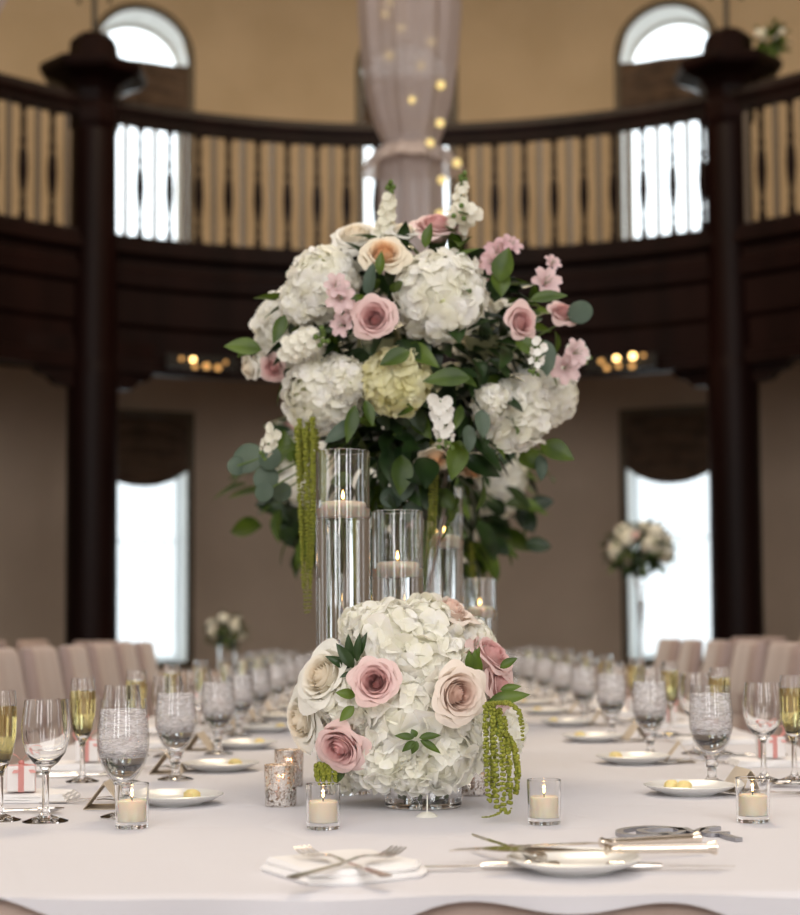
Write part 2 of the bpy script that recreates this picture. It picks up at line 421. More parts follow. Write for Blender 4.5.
sweep([(RB-.04,5.37),(RB+.04,5.37),(RB+.04,5.435),(RB-.04,5.435)], name='top_rail', m=M['wood'])
sweep([(RB-.045,4.31),(RB+.045,4.31),(RB+.045,4.38),(RB-.045,4.38)], name='bottom_rail', m=M['wood'])
bprof = [(0,4.49),(.030,4.49),(.030,4.56),(.018,4.58),(.026,4.62),(.018,4.66),(.034,4.76),(.040,4.83),(.034,4.92),(.020,4.97),(.030,5.0),(.020,5.03),(.024,5.12),(.018,5.17),(.030,5.2),(.030,5.24),(0,5.24)]
bprof = [(r_*1.05, 4.37+(z_-4.49)*1.345) for r_, z_ in bprof]
bprot = MB().lathe(bprof, 10); sprot = MB().box((0,0,4.87),(.040,.022,1.02))
step = R_(1.62)
meshb = meshs = None
for k in range(-64, 65):
    a = step*k
    loc = Vector((RB*math.sin(a), RB*math.cos(a), 0))
    if k % 2 == 0:
        if meshb is None: o = bprot.build('baluster', M['wood'], bal); meshb = o
        else: o = meshb.copy(); COL.objects.link(o)
    else:
        if meshs is None: o = sprot.build('slat', M['slat'], bal, smooth=False); meshs = o; o['label'] = 'plain thin slat between turned balusters'
        else: o = meshs.copy(); COL.objects.link(o)
    o.location = loc; o.rotation_euler = (0,0,-a)
# scalloped valance boards under the top rail and above the lower one are part of the rails
for zz in (5.365, 4.39):
    sc = MB()
    for k in range(-128, 129):
        a = step*k/2; sc.blob((RB*math.sin(a), RB*math.cos(a), zz), (.05,.02,.026))
    sc.build('scalloped_edge', M['wood'], bal)

# columns
colprof = [(0,0),(.30,0),(.30,.25),(.26,.30),(.225,.36),(.215,.5),(.212,3.2),(.20,3.3),(.195,4.4),(.19,5.25),(.22,5.32),(.22,5.42),(.20,5.48),(.22,5.58),(.27,5.64),(.44,5.70),(.46,5.74),(.45,5.79),(.24,5.82),(.22,5.86),(.20,6.02),(.14,6.08),(0,6.08)]
def column(px, label, d=13.25):
    p = P(px, 600, d); t = thing('column', (p.x, p.y, 0), label, 'column', 'dark columns carrying the balcony')
    MB().lathe(colprof[:10]+[(0,5.25)], 24).build('shaft', M['wood'], t)
    mbc = MB().lathe([(0,5.25)]+colprof[9:], 8, X=Matrix.Rotation(PI/8,4,'Z')); mbc.build('capital', M['wood'], t, smooth=False)
    for s in (-1, 1):
        b = MB(); prof = [(.15,3.5),(.15,3.08),(.34,3.10),(.40,3.16),(.48,3.18),(.54,3.25),(.70,3.28),(.70,3.5)]
        fr = [(s*x, -.06, z) for x, z in prof]; bk = [(s*x, .06, z) for x, z in prof]; n_ = len(prof)
        b.add(fr+bk, [tuple(range(n_)), tuple(range(2*n_-1, n_-1, -1))]+[(i,(i+1)%n_,n_+(i+1)%n_,n_+i) for i in range(n_)])
        ob = b.build('bracket', M['wood'], t, smooth=False); ob.rotation_euler = (0,0,-math.asin((p.x-CX)/RB))
    return p
cl = column(91.5, 'dark mahogany column on the left with octagonal capital')
crr = column(737, 'dark mahogany column on the right with octagonal capital')
for p, side in ((cl,'left'),(crr,'right')):
    t = thing('light_pole', (p.x, p.y, 6.07), f'thin black pole with hanging beads on top of the {side} column', 'pole', 'poles on the columns')
    MB().tube([(0,0,0),(0,0,1.6)], .022).build('pole', M['iron'], t)
    for s in (-1,1):
        c = MB()
        for k in range(14): c.blob((s*.13, 0, .32+k*.085), (.018,.018,.03))
        c.tube([(s*.13,0,.3),(s*.13,0,1.6)], .004, 5); c.tube([(0,0,1.58),(s*.13,0,1.58)], .006, 5)
        c.build('bead_strand', M['iron'], t)
# light bars below the balcony edge
def lightbar(px, side, pts):
    p = P(px, 362, 13.45); t = thing('light_bar', p, f'row of small warm bulbs under the balcony edge on the {side}', 'lamp', 'bulb rows under the balcony')
    a = math.atan2(p.x-CX, p.y-CY)
    t.rotation_euler = (0,0,-a)
    hs_ = MB().box((0,.03,.0),(.62,.04,.12)).build('housing', M['iron'], t, smooth=False)
    for (dx, dz, r, k) in pts:
        MB().blob((0,0,0), r).build('bulb', M['bulb'] if k else M['bulbdim'], hs_, loc=(dx/1600*13.4, -.05, -dz/1600*13.4))
lightbar(203, 'left', [(-12,-1,.022,1),(-24,-1,.018,0),(-10,6,.022,0),(2,5,.03,0),(14,6,.026,0),(22,0,.016,0)])
lightbar(620, 'right', [(-18,-1,.024,0),(-2,-3,.026,1),(15,-4,.03,1),(26,-4,.018,0),(-12,6,.025,0),(0,5,.022,0),(14,6,.025,0)])

# draped chiffon with fairy lights
dp = P(411, 150, 9.3)
dr = thing('draped_chiffon', (dp.x, dp.y, 0), 'blush chiffon drape gathered into a column hanging from the ceiling in the centre', 'drape')
fold = lambda a, z: 1 + .05*math.sin(a*9+z*1.3) + .035*math.sin(a*17+1)
prof = [(.03,9.15),(.06,8.6),(.12,7.6),(.20,6.6),(.27,5.6),(.295,5.0),(.29,4.7),(.275,4.45),(.245,4.2),(.20,4.03),(.165,3.95),(.15,3.9)]
MB().lathe(prof, 72, fold=fold).build('upper_swathe', M['drape'], dr)
fl = lambda a, z: 1 + .22*math.sin(a*3+.4)*(3.92-z)/.2 + .05*math.sin(a*13)
MB().lathe([(.15,3.93),(.16,3.91),(.20,3.88),(.25,3.85),(.28,3.78)], 72, fold=fl).build('flared_collar', M['drape'], dr)
MB().lathe([(.16,3.92),(.185,3.8),(.19,3.4),(.18,3.0),(.12,2.75),(.03,2.66),(0,2.65)], 72, fold=fold).build('lower_swathe', M['drape'], dr)
MB().lathe([(.152,3.88),(.168,3.89),(.172,3.91),(.168,3.93),(.152,3.94)], 32).build('tie', M['drape'], dr)
st = thing('fairy_lights', (dp.x, dp.y, 0), 'string of yellow fairy lights inside the hanging chiffon drape', 'string lights')
fp = [(390,2),(386,14),(401,28),(431,42),(390,56),(421,66),(441,85),(412,100),(440,123),(430,143),(457,163),(442,180),(458,197),(440,214)]
loc = []
for px, py in fp:
    q = P(px, py, 9.3-.20 if py < 140 else 9.3-.21); loc.append(q-Vector((dp.x,dp.y,0)))
    o = MB().blob((0,0,0), .028).build('bulb', M['fairy'], st, loc=loc[-1])
MB().tube([tuple(v+Vector((0,.02,0))) for v in loc], .003, 5).build('wire', M['iron'], st)
# swag in the top left corner
sw = MB(); rows = []
for k in range(21):
    t_ = k/20; row = []
    for j in range(13):
        u = j/12-.5
        q = P(-60+105*t_, 90-190*t_, 7.0)
        row.append((q.x+u*.02, q.y+.05*math.sin(j*1.7), q.z - .25*u + .02*math.cos(j*1.3) + .06))
    rows.append(row)
sw.grid(rows)
tag(sw.build('ceiling_swag', M['drape']), 'pink chiffon swag crossing the upper left corner near the ceiling', 'drape')

# ------------------------------------------------------------------ table
TX, HWD, TY0, TY1 = .075, .93, 1.86, 9.6
tb = thing('banquet_table', (TX, (TY0+TY1)/2, 0), 'long wide banquet table hidden under its cloths', 'table')
L = TY1-TY0
MB().box((0,0,.735),(2*HWD-.03,L-.03,.03)).build('tabletop', M['tabletop'], tb, smooth=False)
for sx in (-1,1):
    for yy in (-L/2+.3, -L/6, L/6, L/2-.3):
        MB().tube([(sx*(HWD-.25),yy,0),(sx*(HWD-.25),yy,.72)], .02).build('leg', M['steel'], tb)
def perim(n, r=.10, grow=0):
    """rounded rectangle around the table"""
    pts = []; hx, hy = HWD, L/2
    seg = []
    import itertools
    corners = [(hx-r,-hy+r,-PI/2),(hx-r,hy-r,0),(-hx+r,hy-r,PI/2),(-hx+r,-hy+r,PI)]
    poly = []
    for cx,cy,a0 in corners:
        for k in range(9):
            a = a0+PI/2*k/8; poly.append((cx+r*math.cos(a), cy+r*math.sin(a), math.cos(a), math.sin(a)))
    poly.append(poly[0]); out = []
    lens = [math.hypot(b[0]-a[0], b[1]-a[1]) for a,b in zip(poly,poly[1:])]; tot = sum(lens)
    i, acc = 0, 0
    for k in range(n):
        s = tot*k/n
        while acc+lens[i] < s: acc += lens[i]; i += 1
        t = (s-acc)/max(lens[i],1e-9); a, b = poly[i], poly[i+1]
        out.append((a[0]+(b[0]-a[0])*t, a[1]+(b[1]-a[1])*t, a[2]+(b[2]-a[2])*t, a[3]+(b[3]-a[3])*t, s))
    return out, tot
def cloth(name, m, ztop, off, drop, foldamp, hemf, label, cat, nper=1100):
    per, tot = perim(nper); mb = MB(); rows = []
    edge = [(x+nx*off, y+ny*off, nx, ny, s) for x,y,nx,ny,s in per]
    nd = 9; hems = [hemf(s) for *_, s in edge]
    for k in range(nd+1):
        t = k/nd; row = []
        for (x,y,nx,ny,s), h in zip(edge, hems):
            dz = h*t; amp = foldamp*min(1, dz/.10)
            f_ = amp*(math.sin(s*21)+.6*math.sin(s*13.3+1)+.4*math.sin(s*37+2))
            rr = .012 if k else 0
            row.append((x+nx*(f_+rr*min(1,k)), y+ny*(f_+rr*min(1,k)), ztop-dz if k else ztop-.001))
        rows.append(row)
    # edge rounding ring + flat top fan as strips
    inner = [(x-nx*.012, y-ny*.012, ztop) for x,y,nx,ny,s in edge]
    rows.insert(0, inner)
    mb.grid(rows, close=True)
    cen = len(mb.v); base = 0
    mb.f.append(tuple(range(len(inner)))); mb.m.append(0)
    o = mb.build(name, m, None, loc=(TX, (TY0+TY1)/2, 0)); o.data.polygons[len(mb.f)-1].use_smooth = False
    for q in range(nper): o.data.polygons[q].use_smooth = False
    tag(o, label, cat); return o
cloth('under_cloth', M['skirt'], TZ-.006, .002, .745, .012, lambda s: .742, 'taupe floor-length tablecloth showing below the white cloth', 'tablecloth')
def hem(s):
    return .030 + .020*math.sin(s*9.5+.4) + .013*math.sin(s*23+1.2)
cloth('white_tablecloth', M['cloth'], TZ, .010, .1, .006, hem, 'white linen tablecloth spread over the long banquet table', 'tablecloth')

# ------------------------------------------------------------------ glassware
def mk_goblet():
    t = thing('water_goblet', (0,0,TZ), 'x', 'glass', 'water goblets along the table')
    outp = [(0,0),(.036,0),(.0365,.002),(.030,.004),(.013,.009),(.0085,.016),(.009,.030),(.0125,.038),(.010,.046),(.016,.054),(.027,.068),(.036,.086),(.0415,.108),(.0425,.130),(.040,.160),(.0365,.190)]
    inn = [(.0353,.190),(.0387,.160),(.0410,.130),(.0400,.108),(.0345,.087),(.0255,.071),(.014,.060),(0,.056)]
    MB().lathe(outp[:10]+[(.0145,.0565),(0,.0555)], 36).build('stem', M['glass'], t)
    MB().lathe(outp[9:]+inn[:-2]+[(.0144,.0575)], 40).build('bowl', M['thin'], t)
    MB().lathe([(0,.0565),(.0142,.0602),(.0258,.0712),(.0345,.0872),(.0385,.1),(.0375,.108),(.02,.112),(0,.112)], 36).build('water', M['water'], t)
    r = random.Random(3); ice = MB(); rows = []
    pr = [(.0375,.099),(.0392,.108),(.0402,.130),(.0392,.150),(.0378,.165),(.0372,.173)]
    for i in range(19):
        q = i/18*(len(pr)-1); k0 = min(int(q), len(pr)-2); f_ = q-k0
        rr, z = pr[k0][0]*(1-f_)+pr[k0+1][0]*f_, pr[k0][1]*(1-f_)+pr[k0+1][1]*f_
        rows.append([((rr-.0016*abs(math.sin(a_*3+z*260+math.sin(a_*5)))-.001*math.sin(z*900+a_*2))*math.cos(a_), (rr-.0016*abs(math.sin(a_*3+z*260+math.sin(a_*5)))-.001*math.sin(z*900+a_*2))*math.sin(a_), z+.0018*math.sin(a_*4+i)) for a_ in [2*PI*k/48 for k in range(48)]])
    ice.grid(rows, close=True); o_ = len(ice.v)
    ice.v.append((0,0,.176)); ice.v.append((0,0,.096))
    for k in range(48):
        ice.f.append((o_-48+k, o_-48+(k+1) % 48, o_)); ice.f.append(((k+1) % 48, k, o_+1)); ice.m += [0,0]
    ice.build('crushed_ice', M['ice'], t); return t
def mk_wine():
    t = thing('wine_glass', (0,0,TZ), 'x', 'glass', 'wine glasses along the table')
    outp = [(0,0),(.036,0),(.0365,.0015),(.028,.004),(.010,.010),(.0055,.020),(.0055,.075),(.0085,.084),(.020,.093),(.031,.108),(.0375,.130),(.0385,.150),(.036,.175),(.0335,.193)]
    inn = [(.0324,.193),(.0349,.175),(.0373,.150),(.0363,.130),(.0298,.110),(.019,.0965),(0,.090)]
    MB().lathe(outp+inn, 40).build('bowl_and_stem', M['glass'], t); return t
def mk_flute():
    t = thing('champagne_flute', (0,0,TZ), 'x', 'glass', 'champagne flutes along the table')
    outp = [(0,0),(.033,0),(.0335,.0015),(.025,.004),(.009,.010),(.0048,.020),(.0048,.070),(.0075,.080),(.014,.090),(.020,.108),(.0245,.135),(.0258,.165),(.0245,.190),(.0225,.207)]
    inn = [(.0215,.207),(.0235,.190),(.0247,.165),(.0234,.135),(.0189,.110),(.012,.093),(0,.088)]
    MB().lathe(outp+inn, 32).build('bowl_and_stem', M['glass'], t)
    MB().lathe([(0,.0885),(.0122,.0935),(.0192,.110),(.0237,.135),(.0249,.165),(.0242,.182),(0,.182)], 28).build('champagne', M['champagne'], t)
    return t
def mk_plate(r=.082):
    t = MB().lathe([(0,0),(r*.55,0),(r*.58,.003),(r*.8,.008),(r,.016),(r+.0015,.018),(r-.002,.0195),(r*.8,.012),(r*.62,.007),(r*.5,.006),(0,.006)], 48)
    o = t.build('bread_plate', M['china'], None, loc=(0,0,TZ)); tag(o, 'x', 'plate', 'bread plates along the table'); return o
def mk_butter():
    mb = MB(); rows = []
    r = random.Random(5)
    mb.lathe([(0,0),(.011,.0005),(.0145,.006),(.0135,.013),(.008,.018),(0,.0195)], 14, fold=lambda a,z: 1+.09*math.sin(a*4+z*200)+.04*math.sin(a*7))
    o = mb.build('butter_ball', M['butter'], None); tag(o, 'x', 'butter', 'butter portions on the bread plates'); return o
def mk_card():
    mb = MB(); w, h, th = .085, .055, .0012
    for s in (-1,1):
        X = Matrix.Translation((0,0,h*.80)) @ Matrix.Rotation(s*R_(38),4,'Y') @ Matrix.Translation((0,0,-h/2))
        mb.box((0,0,0),(th,w,h), X=X)
    mb.box((0,0,.0006),(.066,w,.0011))
    o = mb.build('place_card', M['card'], None, smooth=False); tag(o, 'x', 'card', 'tented place cards along the table'); return o
def fork_mb():
    mb = MB()
    n_ = 12; rows = []
    # handle + neck as flattened tapered strip
    def strip(pts, th=.0016):
        top = [[(x, -w, z+th/2), (x, w, z+th/2)] for x, w, z in pts]; bot = [[(x, -w, z-th/2), (x, w, z-th/2)] for x, w, z in pts]
        ring = [[a[0], a[1], b_[1], b_[0]] for a, b_ in zip(top, bot)]
        mb.grid(ring, close=True)
        o = len(mb.v)-4*len(pts); mb.f += [(o,o+1,o+2,o+3), (len(mb.v)-1,len(mb.v)-2,len(mb.v)-3,len(mb.v)-4)]; mb.m += [0,0]
    strip([(-.10,.005,.002),(-.095,.0095,.0022),(-.07,.008,.003),(-.02,.004,.005),(.02,.003,.009),(.038,.006,.0085),(.048,.0115,.006),(.056,.0125,.005)])
    for k in range(4):
        y = -.0105+.007*k
        pts = [(.055,.0016,.005),(.07,.0014,.0045),(.085,.0012,.007),(.096,.0006,.011)]
        o = len(mb.v)
        for sgn in (0,):
            ring = [[(x, y-w, z+.0008),(x, y+w, z+.0008),(x, y+w, z-.0008),(x, y-w, z-.0008)] for x,w,z in pts]
            mb.grid(ring, close=True)
    return mb
def knife_mb(Lb=.11, Lh=.095, w=.009):
    mb = MB()
    mb.tube([(-Lh,0,.006),(-Lh+.004,0,.006),(-Lh*.6,0,.006),(-.005,0,.006),(0,0,.006)], [.003,.0062,.0058,.0042,.003], 10)
    pts = [(0,.0025),(.01,.006),(Lb*.5,w),(Lb*.85,w*.8),(Lb,.001)]
    ring = [[(x,-.003,.0068),(x,-.003+wd*1.4,.0062),(x,-.003,.0052)] for x, wd in pts]
    mb.grid(ring, close=True); return mb
def spoon_mb():
    mb = MB(); 
    mb.tube([(-.10,0,.003),(-.08,0,.0032),(0,0,.006),(.035,0,.007)], [.005,.005,.0026,.003], 8)
    rows = []
    for i in range(7):
        v = i/6; r = math.sin(v*PI/2)
        rows.append([(.055+.024*r*math.cos(2*PI*k/16), .015*r*math.sin(2*PI*k/16), .003+.007*r*r) for k in range(16)])
    mb.grid(rows, close=True); return mb
def mk_napkin():
    mb = MB(); w, d, rows = .115, .20, []
    for lay in range(3):
        z = .001+lay*.0045; s = 1-.04*lay
        top = []
        for i in range(9):
            top.append([((-.5+i/8)*w*s, (-.5+j/8)*d*s, z+.004+.0015*math.sin(i*1.9+j*1.3+lay)) for j in range(9)])
        mb.grid(top)
        b0 = [top[i][0] for i in range(9)]+[top[8][j] for j in range(1,9)]+[top[i][8] for i in range(7,-1,-1)]+[top[0][j] for j in range(7,0,-1)]
        mb.grid([[(x,y,z-.0005) for x,y,_ in b0], b0], close=True)
    o = mb.build('folded_napkin', M['napkin'], None, smooth=False); tag(o, 'x', 'napkin', 'folded napkins along the table'); return o
def mk_box():
    t = thing('favour_box', (0,0,TZ), 'x', 'gift box', 'favour boxes along the table')
    b = MB().box((0,0,.0225),(.05,.05,.045)); ob = b.build('box', M['box'], t, smooth=False)
    bv = ob.modifiers.new('b','BEVEL'); bv.width = .002
    rb = MB()
    rb.box((0,0,.0226),(.0515,.010,.0462)).box((0,0,.0226),(.010,.0515,.0462))
    for s in (-1,1):
        rows = []
        for k in range(13):
            a = PI*2*k/12; x = s*(.017-.017*math.cos(a)); z = .048+.013*math.sin(a)+.010*abs(x)/.03
            wd = .009*(.25+math.sin(a/2))
            rows.append([(x, -wd, z), (x, 0, z+.001), (x, wd, z)])
        rb.grid(rows)
        rows = [[(s*.004*k, -.006-k*.006, .048-.003*k*k*.3), (s*.004*k+.010, -.006-k*.006, .048-.003*k*k*.3)] for k in range(5)]
        rb.grid(rows)
    rb.blob((0,0,.050),(.006,.006,.005))
    rb.build('ribbon_bow', M['ribbon'], t); return t

gob, win, flu, pla, but, crd, nap, bxx = mk_goblet(), mk_wine(), mk_flute(), mk_plate(), mk_butter(), mk_card(), mk_napkin(), mk_box()
frk = tag(fork_mb().build('fork', M['silver'], None), 'x', 'fork', 'forks along the table')
knf = tag(knife_mb().build('dinner_knife', M['silver'], None), 'x', 'knife', 'knives along the table')
spn = tag(spoon_mb().build('spoon', M['silver'], None), 'x', 'spoon', 'spoons along the table')
used = set()
def put(o, x, y, z=0, rz=0, label=None):
    if o.name in used: c = dup(o)
    else: c = o; used.add(o.name)
    c.location = (x, y, TZ+z+.0003); c.rotation_euler = (0,0,rz); c['label'] = label; return c
NP = 10
for side, sg, y0, per in (('left', -1, 2.62, .655), ('right', 1, 3.10, .69)):
    for k in range(NP):
        y = y0+per*k; v = -sg
        if y > TY1-.25: continue
        j = lambda s=.008: rng.uniform(-s, s)
        X = lambda u: TX+sg*u
        w = f'{ordl(k)} along the {side} side' if k else f'nearest on the {side} side'
        row = 'long table'
        put(gob, X(.515 if sg<0 else .53)+j(), y+j(), 0, rng.random()*6, f'stemmed goblet of iced water, {w} of the {row}')
        put(win, X(.625 if sg<0 else .645)+j(), y+v*-.06+j(), 0, rng.random()*6, f'empty clear wine glass, {w} of the {row}')
        put(flu, X(.705)+j(.004), y+v*-.04+(.02 if sg>0 else 0)+j(), 0, rng.random()*6, f'flute of pale gold champagne, {w} of the {row}')
        px_, py_ = X(.457)+j(), y+v*.19+j()
        put(pla, px_, py_, 0, 0, f'small white bread plate with butter, {w} of the {row}')
        put(but, px_+j(.008)-sg*.035, py_+j(.008), .007, rng.random()*6, f'yellow butter ball on the bread plate {w}')
        if k == 0 and sg > 0: put(but, px_-.012, py_-.01, .007, 2, 'second yellow butter ball touching the first on the nearest right bread plate')
        if k < 7:
            put(crd, X(.565)+j(), y+v*.15+j(), 0, (0 if sg > 0 else PI)+j(.12), f'small tan tented place card, {w} of the {row}')
            put(nap, X(.76)+j(), y+v*.27+j(), 0, R_(90)+j(.1), f'white folded napkin, {w} of the {row}')
            put(bxx, X(.755)+j(.01), y+v*.27+j(), .0175, j(.3), f'small white favour box with pink bow, {w} of the {row}')
            for q in (0,1):
                put(frk, X(.60)+j(), y+v*(.20+.03*q)+j(.004), .0, (PI if sg > 0 else 0)+j(.25)+.12*q, f'silver {"far" if q else "near"} fork of the pair, {w} of the {row}')
            put(knf, X(.74)+j(), y+v*.07, 0, (PI if sg > 0 else 0)+j(.08), f'silver dinner knife, {w} of the {row}')
            put(spn, X(.70)+j(), y+v*.015+v*.03, 0, (PI if sg > 0 else 0)+j(.15), f'silver spoon beside the knife, {w} of the {row}')

# ------------------------------------------------------------------ candles
FL = MB().lathe([(0,0),(.0022,.002),(.0036,.006),(.0034,.011),(.0018,.018),(0,.024)], 12)
def candle_light(p, e=.12):
    ld = bpy.data.lights.new('flame_light','POINT'); ld.energy = e; ld.color = (1,.62,.28); ld.shadow_soft_size = .002
    o = bpy.data.objects.new('flame_light', ld); COL.objects.link(o); o.location = p; return o
def candle(p, r, h, label, name='votive_candle', grp=None, bulge=False, e=.10, fs=1):
    t = thing(name, p, label, 'candle', grp)
    if bulge: prof = [(0,0),(r*.8,0),(r*.93,h*.3),(r,h*.7),(r*.97,h*.9),(r*.8,h*.98),(r*.4,h),(0,h*.98)]
    else: prof = [(0,0),(r,0),(r,h*.96),(r*.94,h),(r*.6,h*.985),(0,h*.95)]
    MB().lathe(prof, 32).build('wax', M['wax'], t)
    wk_ = MB().tube([(0,0,h*.94),(0,0,h+.006)], .0009, 6).build('wick', M['wick'], t)
    f = FL.build('flame', M['flame'], wk_, loc=(0,0,h+.004)); f.scale = (fs,fs,fs)
    lo = candle_light((0,0,h+.014), e); lo.parent = t
    return t
def votive(px, py, label, w=.0265, h=.067, mercury=False):
    p = T(px, py); p.y += w
    m_ = M['mercury'] if mercury else M['glass']
    th = .0022
    mb = MB().lathe([(0,0),(w*.90,0),(w*.94,.002),(w,h),(w-.0008,h+.0008),(w-th,h),(w*.94-th,.010),(0,.008)], 40)
    o = mb.build('votive_holder', M['glass'] if not mercury else M['mercury'], None, loc=p+Vector((0,0,.0004)))
    tag(o, label[0], 'candle holder', 'votive holders on the table')
    candle(p+Vector((0,0,.0108)), w*.94-th-.0008, .024 if mercury else .032, label[1], grp='votive candles on the table', fs=.5, e=.08)
votive(129, 830, ('clear glass votive holder at far left in front of the iced goblet', 'lit ivory votive candle at far left in front of the iced goblet'))
votive(322.5, 831, ('clear glass votive holder just below the lower pink rose', 'lit ivory votive candle just below the lower pink rose'))
votive(546, 826, ('clear glass votive holder right of the trailing green amaranthus', 'lit ivory votive candle right of the trailing green amaranthus'))
votive(757, 824, ('clear glass votive holder at far right beside the bread plate', 'lit ivory votive candle at far right beside the bread plate'))
votive(279.5, 808, ('speckled silver mercury glass votive holder left of the flowers, front of two', 'small lit candle inside the front silver votive holder'), mercury=True, w=.0285, h=.07)
votive(288, 788, ('speckled silver mercury glass votive holder left of the flowers, rear of two', 'small lit candle inside the rear silver votive holder'), mercury=True, w=.0285, h=.07)
votive(474, 797, ('speckled mercury glass votive holder half hidden right of the low vase', 'small lit candle in the votive holder right of the low vase'), mercury=True, w=.0285, h=.066)

def cyl_vase(px, d, top, r, label, clabel, wtop):
    p = P(px, 630, d); p.z = TZ+.0004
    zt = P(px, top, d).z - TZ; zw = P(px, wtop, d).z - TZ; th = .003
    t = thing('cylinder_vase', p, label, 'vase', 'glass cylinder vases with floating candles')
    MB().lathe([(0,0),(r,0),(r,zt),(r-.001,zt+.001),(r-th,zt),(r-th,.014),(0,.014)], 56).build('glass', M['glass'], t)
    MB().lathe([(0,.0138),(r-th+.0006,.0138),(r-th+.0006,zw),(0,zw)], 56).build('water', M['water'], t)
    candle(Vector((p.x, p.y, TZ+zw-.016)), r*.86, .030, clabel, 'floating_candle', 'floating candles', True, e=.06, fs=.75)
cyl_vase(343.5, 2.98, 452, .0505, 'tallest clear glass cylinder vase filled with water, left of the group', 'ivory floating candle in the tallest cylinder vase', 509)
cyl_vase(398, 3.12, 512, .050, 'middle clear glass cylinder vase between the tallest one and the trumpet vase', 'ivory floating candle with bright flame in the middle cylinder vase', 569)
cyl_vase(445, 3.85, 489, .045, 'slimmer clear glass cylinder vase behind and right of the middle one', 'ivory floating candle in the vase behind the middle one', 541)
cyl_vase(480, 4.2, 579, .043, 'shortest clear glass cylinder vase, rightmost behind the low flowers', 'ivory floating candle in the shortest rightmost vase', 612)
cyl_vase(352, 4.15, 575, .043, 'short clear glass cylinder vase seen behind the tallest one', 'ivory floating candle behind the tallest vase', 608)

# ------------------------------------------------------------------ flowers
def rose_mb(seed, N=34, openn=1.0):
    """unit rose, radius ~1, opening towards +Z; tight spiral heart, cupped middle, reflexed guard petals"""
    r = random.Random(seed); mb = MB()
    for k in range(N):
        t = k/(N-1)
        phi = k*2.399+r.uniform(-.25,.25)
        rb = (.02+.34*t)*openn                       # radius low down
        rt = (.05+.80*t**1.2)*openn*r.uniform(.95,1.05)   # radius at the rim
        zt = .50-.30*t**1.6+r.uniform(-.04,.04)
        if t < .2: zt -= .03*(1-t/.2)
        z0 = -.55+.1*t
        hw = 1.75-1.0*t
        curl = (.02+.34*max(0,t-.2)**1.3)
        nu, nv = 11, 8; rows = []
        for i in range(nv):
            v = i/(nv-1); row = []
            for j in range(nu):
                u = -1+2*j/(nu-1)
                tip = .02*math.exp(-(u*3)**2)*t
                top = 1-.24*abs(u)**3+tip
                vv = v*top
                rad = rb+(rt-rb)*(vv**.9)+.10*math.sin(vv*PI)*(.3+t)
                dz = 0
                if vv > .70:
                    q = (vv-.70)/.30; rad += curl*q*q*(1+.25*math.sin(u*4+k*1.7)); dz = -curl*.95*q**2.2
                z = z0+(zt-z0)*vv+dz+.02*math.sin(u*6+k*2)*v
                a = phi+u*hw*(.35+.65*math.sin(min(1,.15+vv)*PI/2))
                if t < .5: rad *= 1-.28*(1-2*t)*v*v
                rad *= 1+.07*u*(1-t)+.05*u*abs(u)*t
                row.append((rad*math.cos(a), rad*math.sin(a), z))
            rows.append(row)
        mb.grid(rows)
    return mb
def floret(mb, X, r, rg, cup=.25, n=4, mi=0):
    for k in range(n):
        a = 2*PI*k/n; rows = []
        w = .62*(4/n)**.5
        for i in range(4):
            v = i/3; row = []
            half = w*math.sin(max(.12, v**.7)*PI*.62)
            for j in range(4):
                u = -1+2*j/3
                x = v*(1-.12*u*u) ; y = u*half
                z = cup*v*v - .14*u*u*v + .05*math.sin(u*3+k)
                row.append((r*(x*math.cos(a)-y*math.sin(a)), r*(x*math.sin(a)+y*math.cos(a)), r*z))
            rows.append(row)
        mb.grid(rows, mi, X)
def hyd_mb(seed, n=95, squash=.85, fr=.30):
    """unit hydrangea head radius ~1"""
    r = random.Random(seed); mb = MB()
    mb.lathe([(0,-.55),(.45,-.45),(.72,-.05),(.70,.3),(.45,.62*squash/.85),(0,.70*squash/.85)], 16, mi=1)
    for k in range(n):
        cz = 1-1.62*(k+.5)/n; s = math.sqrt(max(0,1-cz*cz)); a = k*2.39996
        d = Vector((s*math.cos(a), s*math.sin(a), cz))
        rad = r.uniform(.80,.97)
        pos = Vector((d.x*rad, d.y*rad, d.z*rad*squash))
        nd = (d+Vector((r.uniform(-.42,.42), r.uniform(-.42,.42), r.uniform(-.42,.42)))).normalized()
        floret(mb, orient(pos, nd, r.random()*6), fr*r.uniform(.8,1.15), r, cup=r.uniform(.05,.4))
    return mb
def leaf(mb, pos, d, nrm, ln, wd, bend=.25, round_=False, mi=0):
    d = Vector(d).normalized(); nrm = Vector(nrm); s = d.cross(nrm)
    if s.length < 1e-4: s = d.cross(Vector((1,0,.2)))
    s.normalize(); nn = s.cross(d).normalized(); rows = []; N = 8
    for i in range(N):
        v = i/(N-1)
        w = wd/2*((math.sin(PI*v**.85)**(.6 if round_ else .9)) if 0 < v < 1 else .02)
        c = Vector(pos)+d*ln*v*(1-.1*bend*v)-nn*bend*ln*v*v
        rows.append([tuple(c-s*w+nn*w*.28), tuple(c-s*w*.5+nn*w*.07), tuple(c), tuple(c+s*w*.5+nn*w*.07), tuple(c+s*w+nn*w*.28)])
    mb.grid(rows, mi)
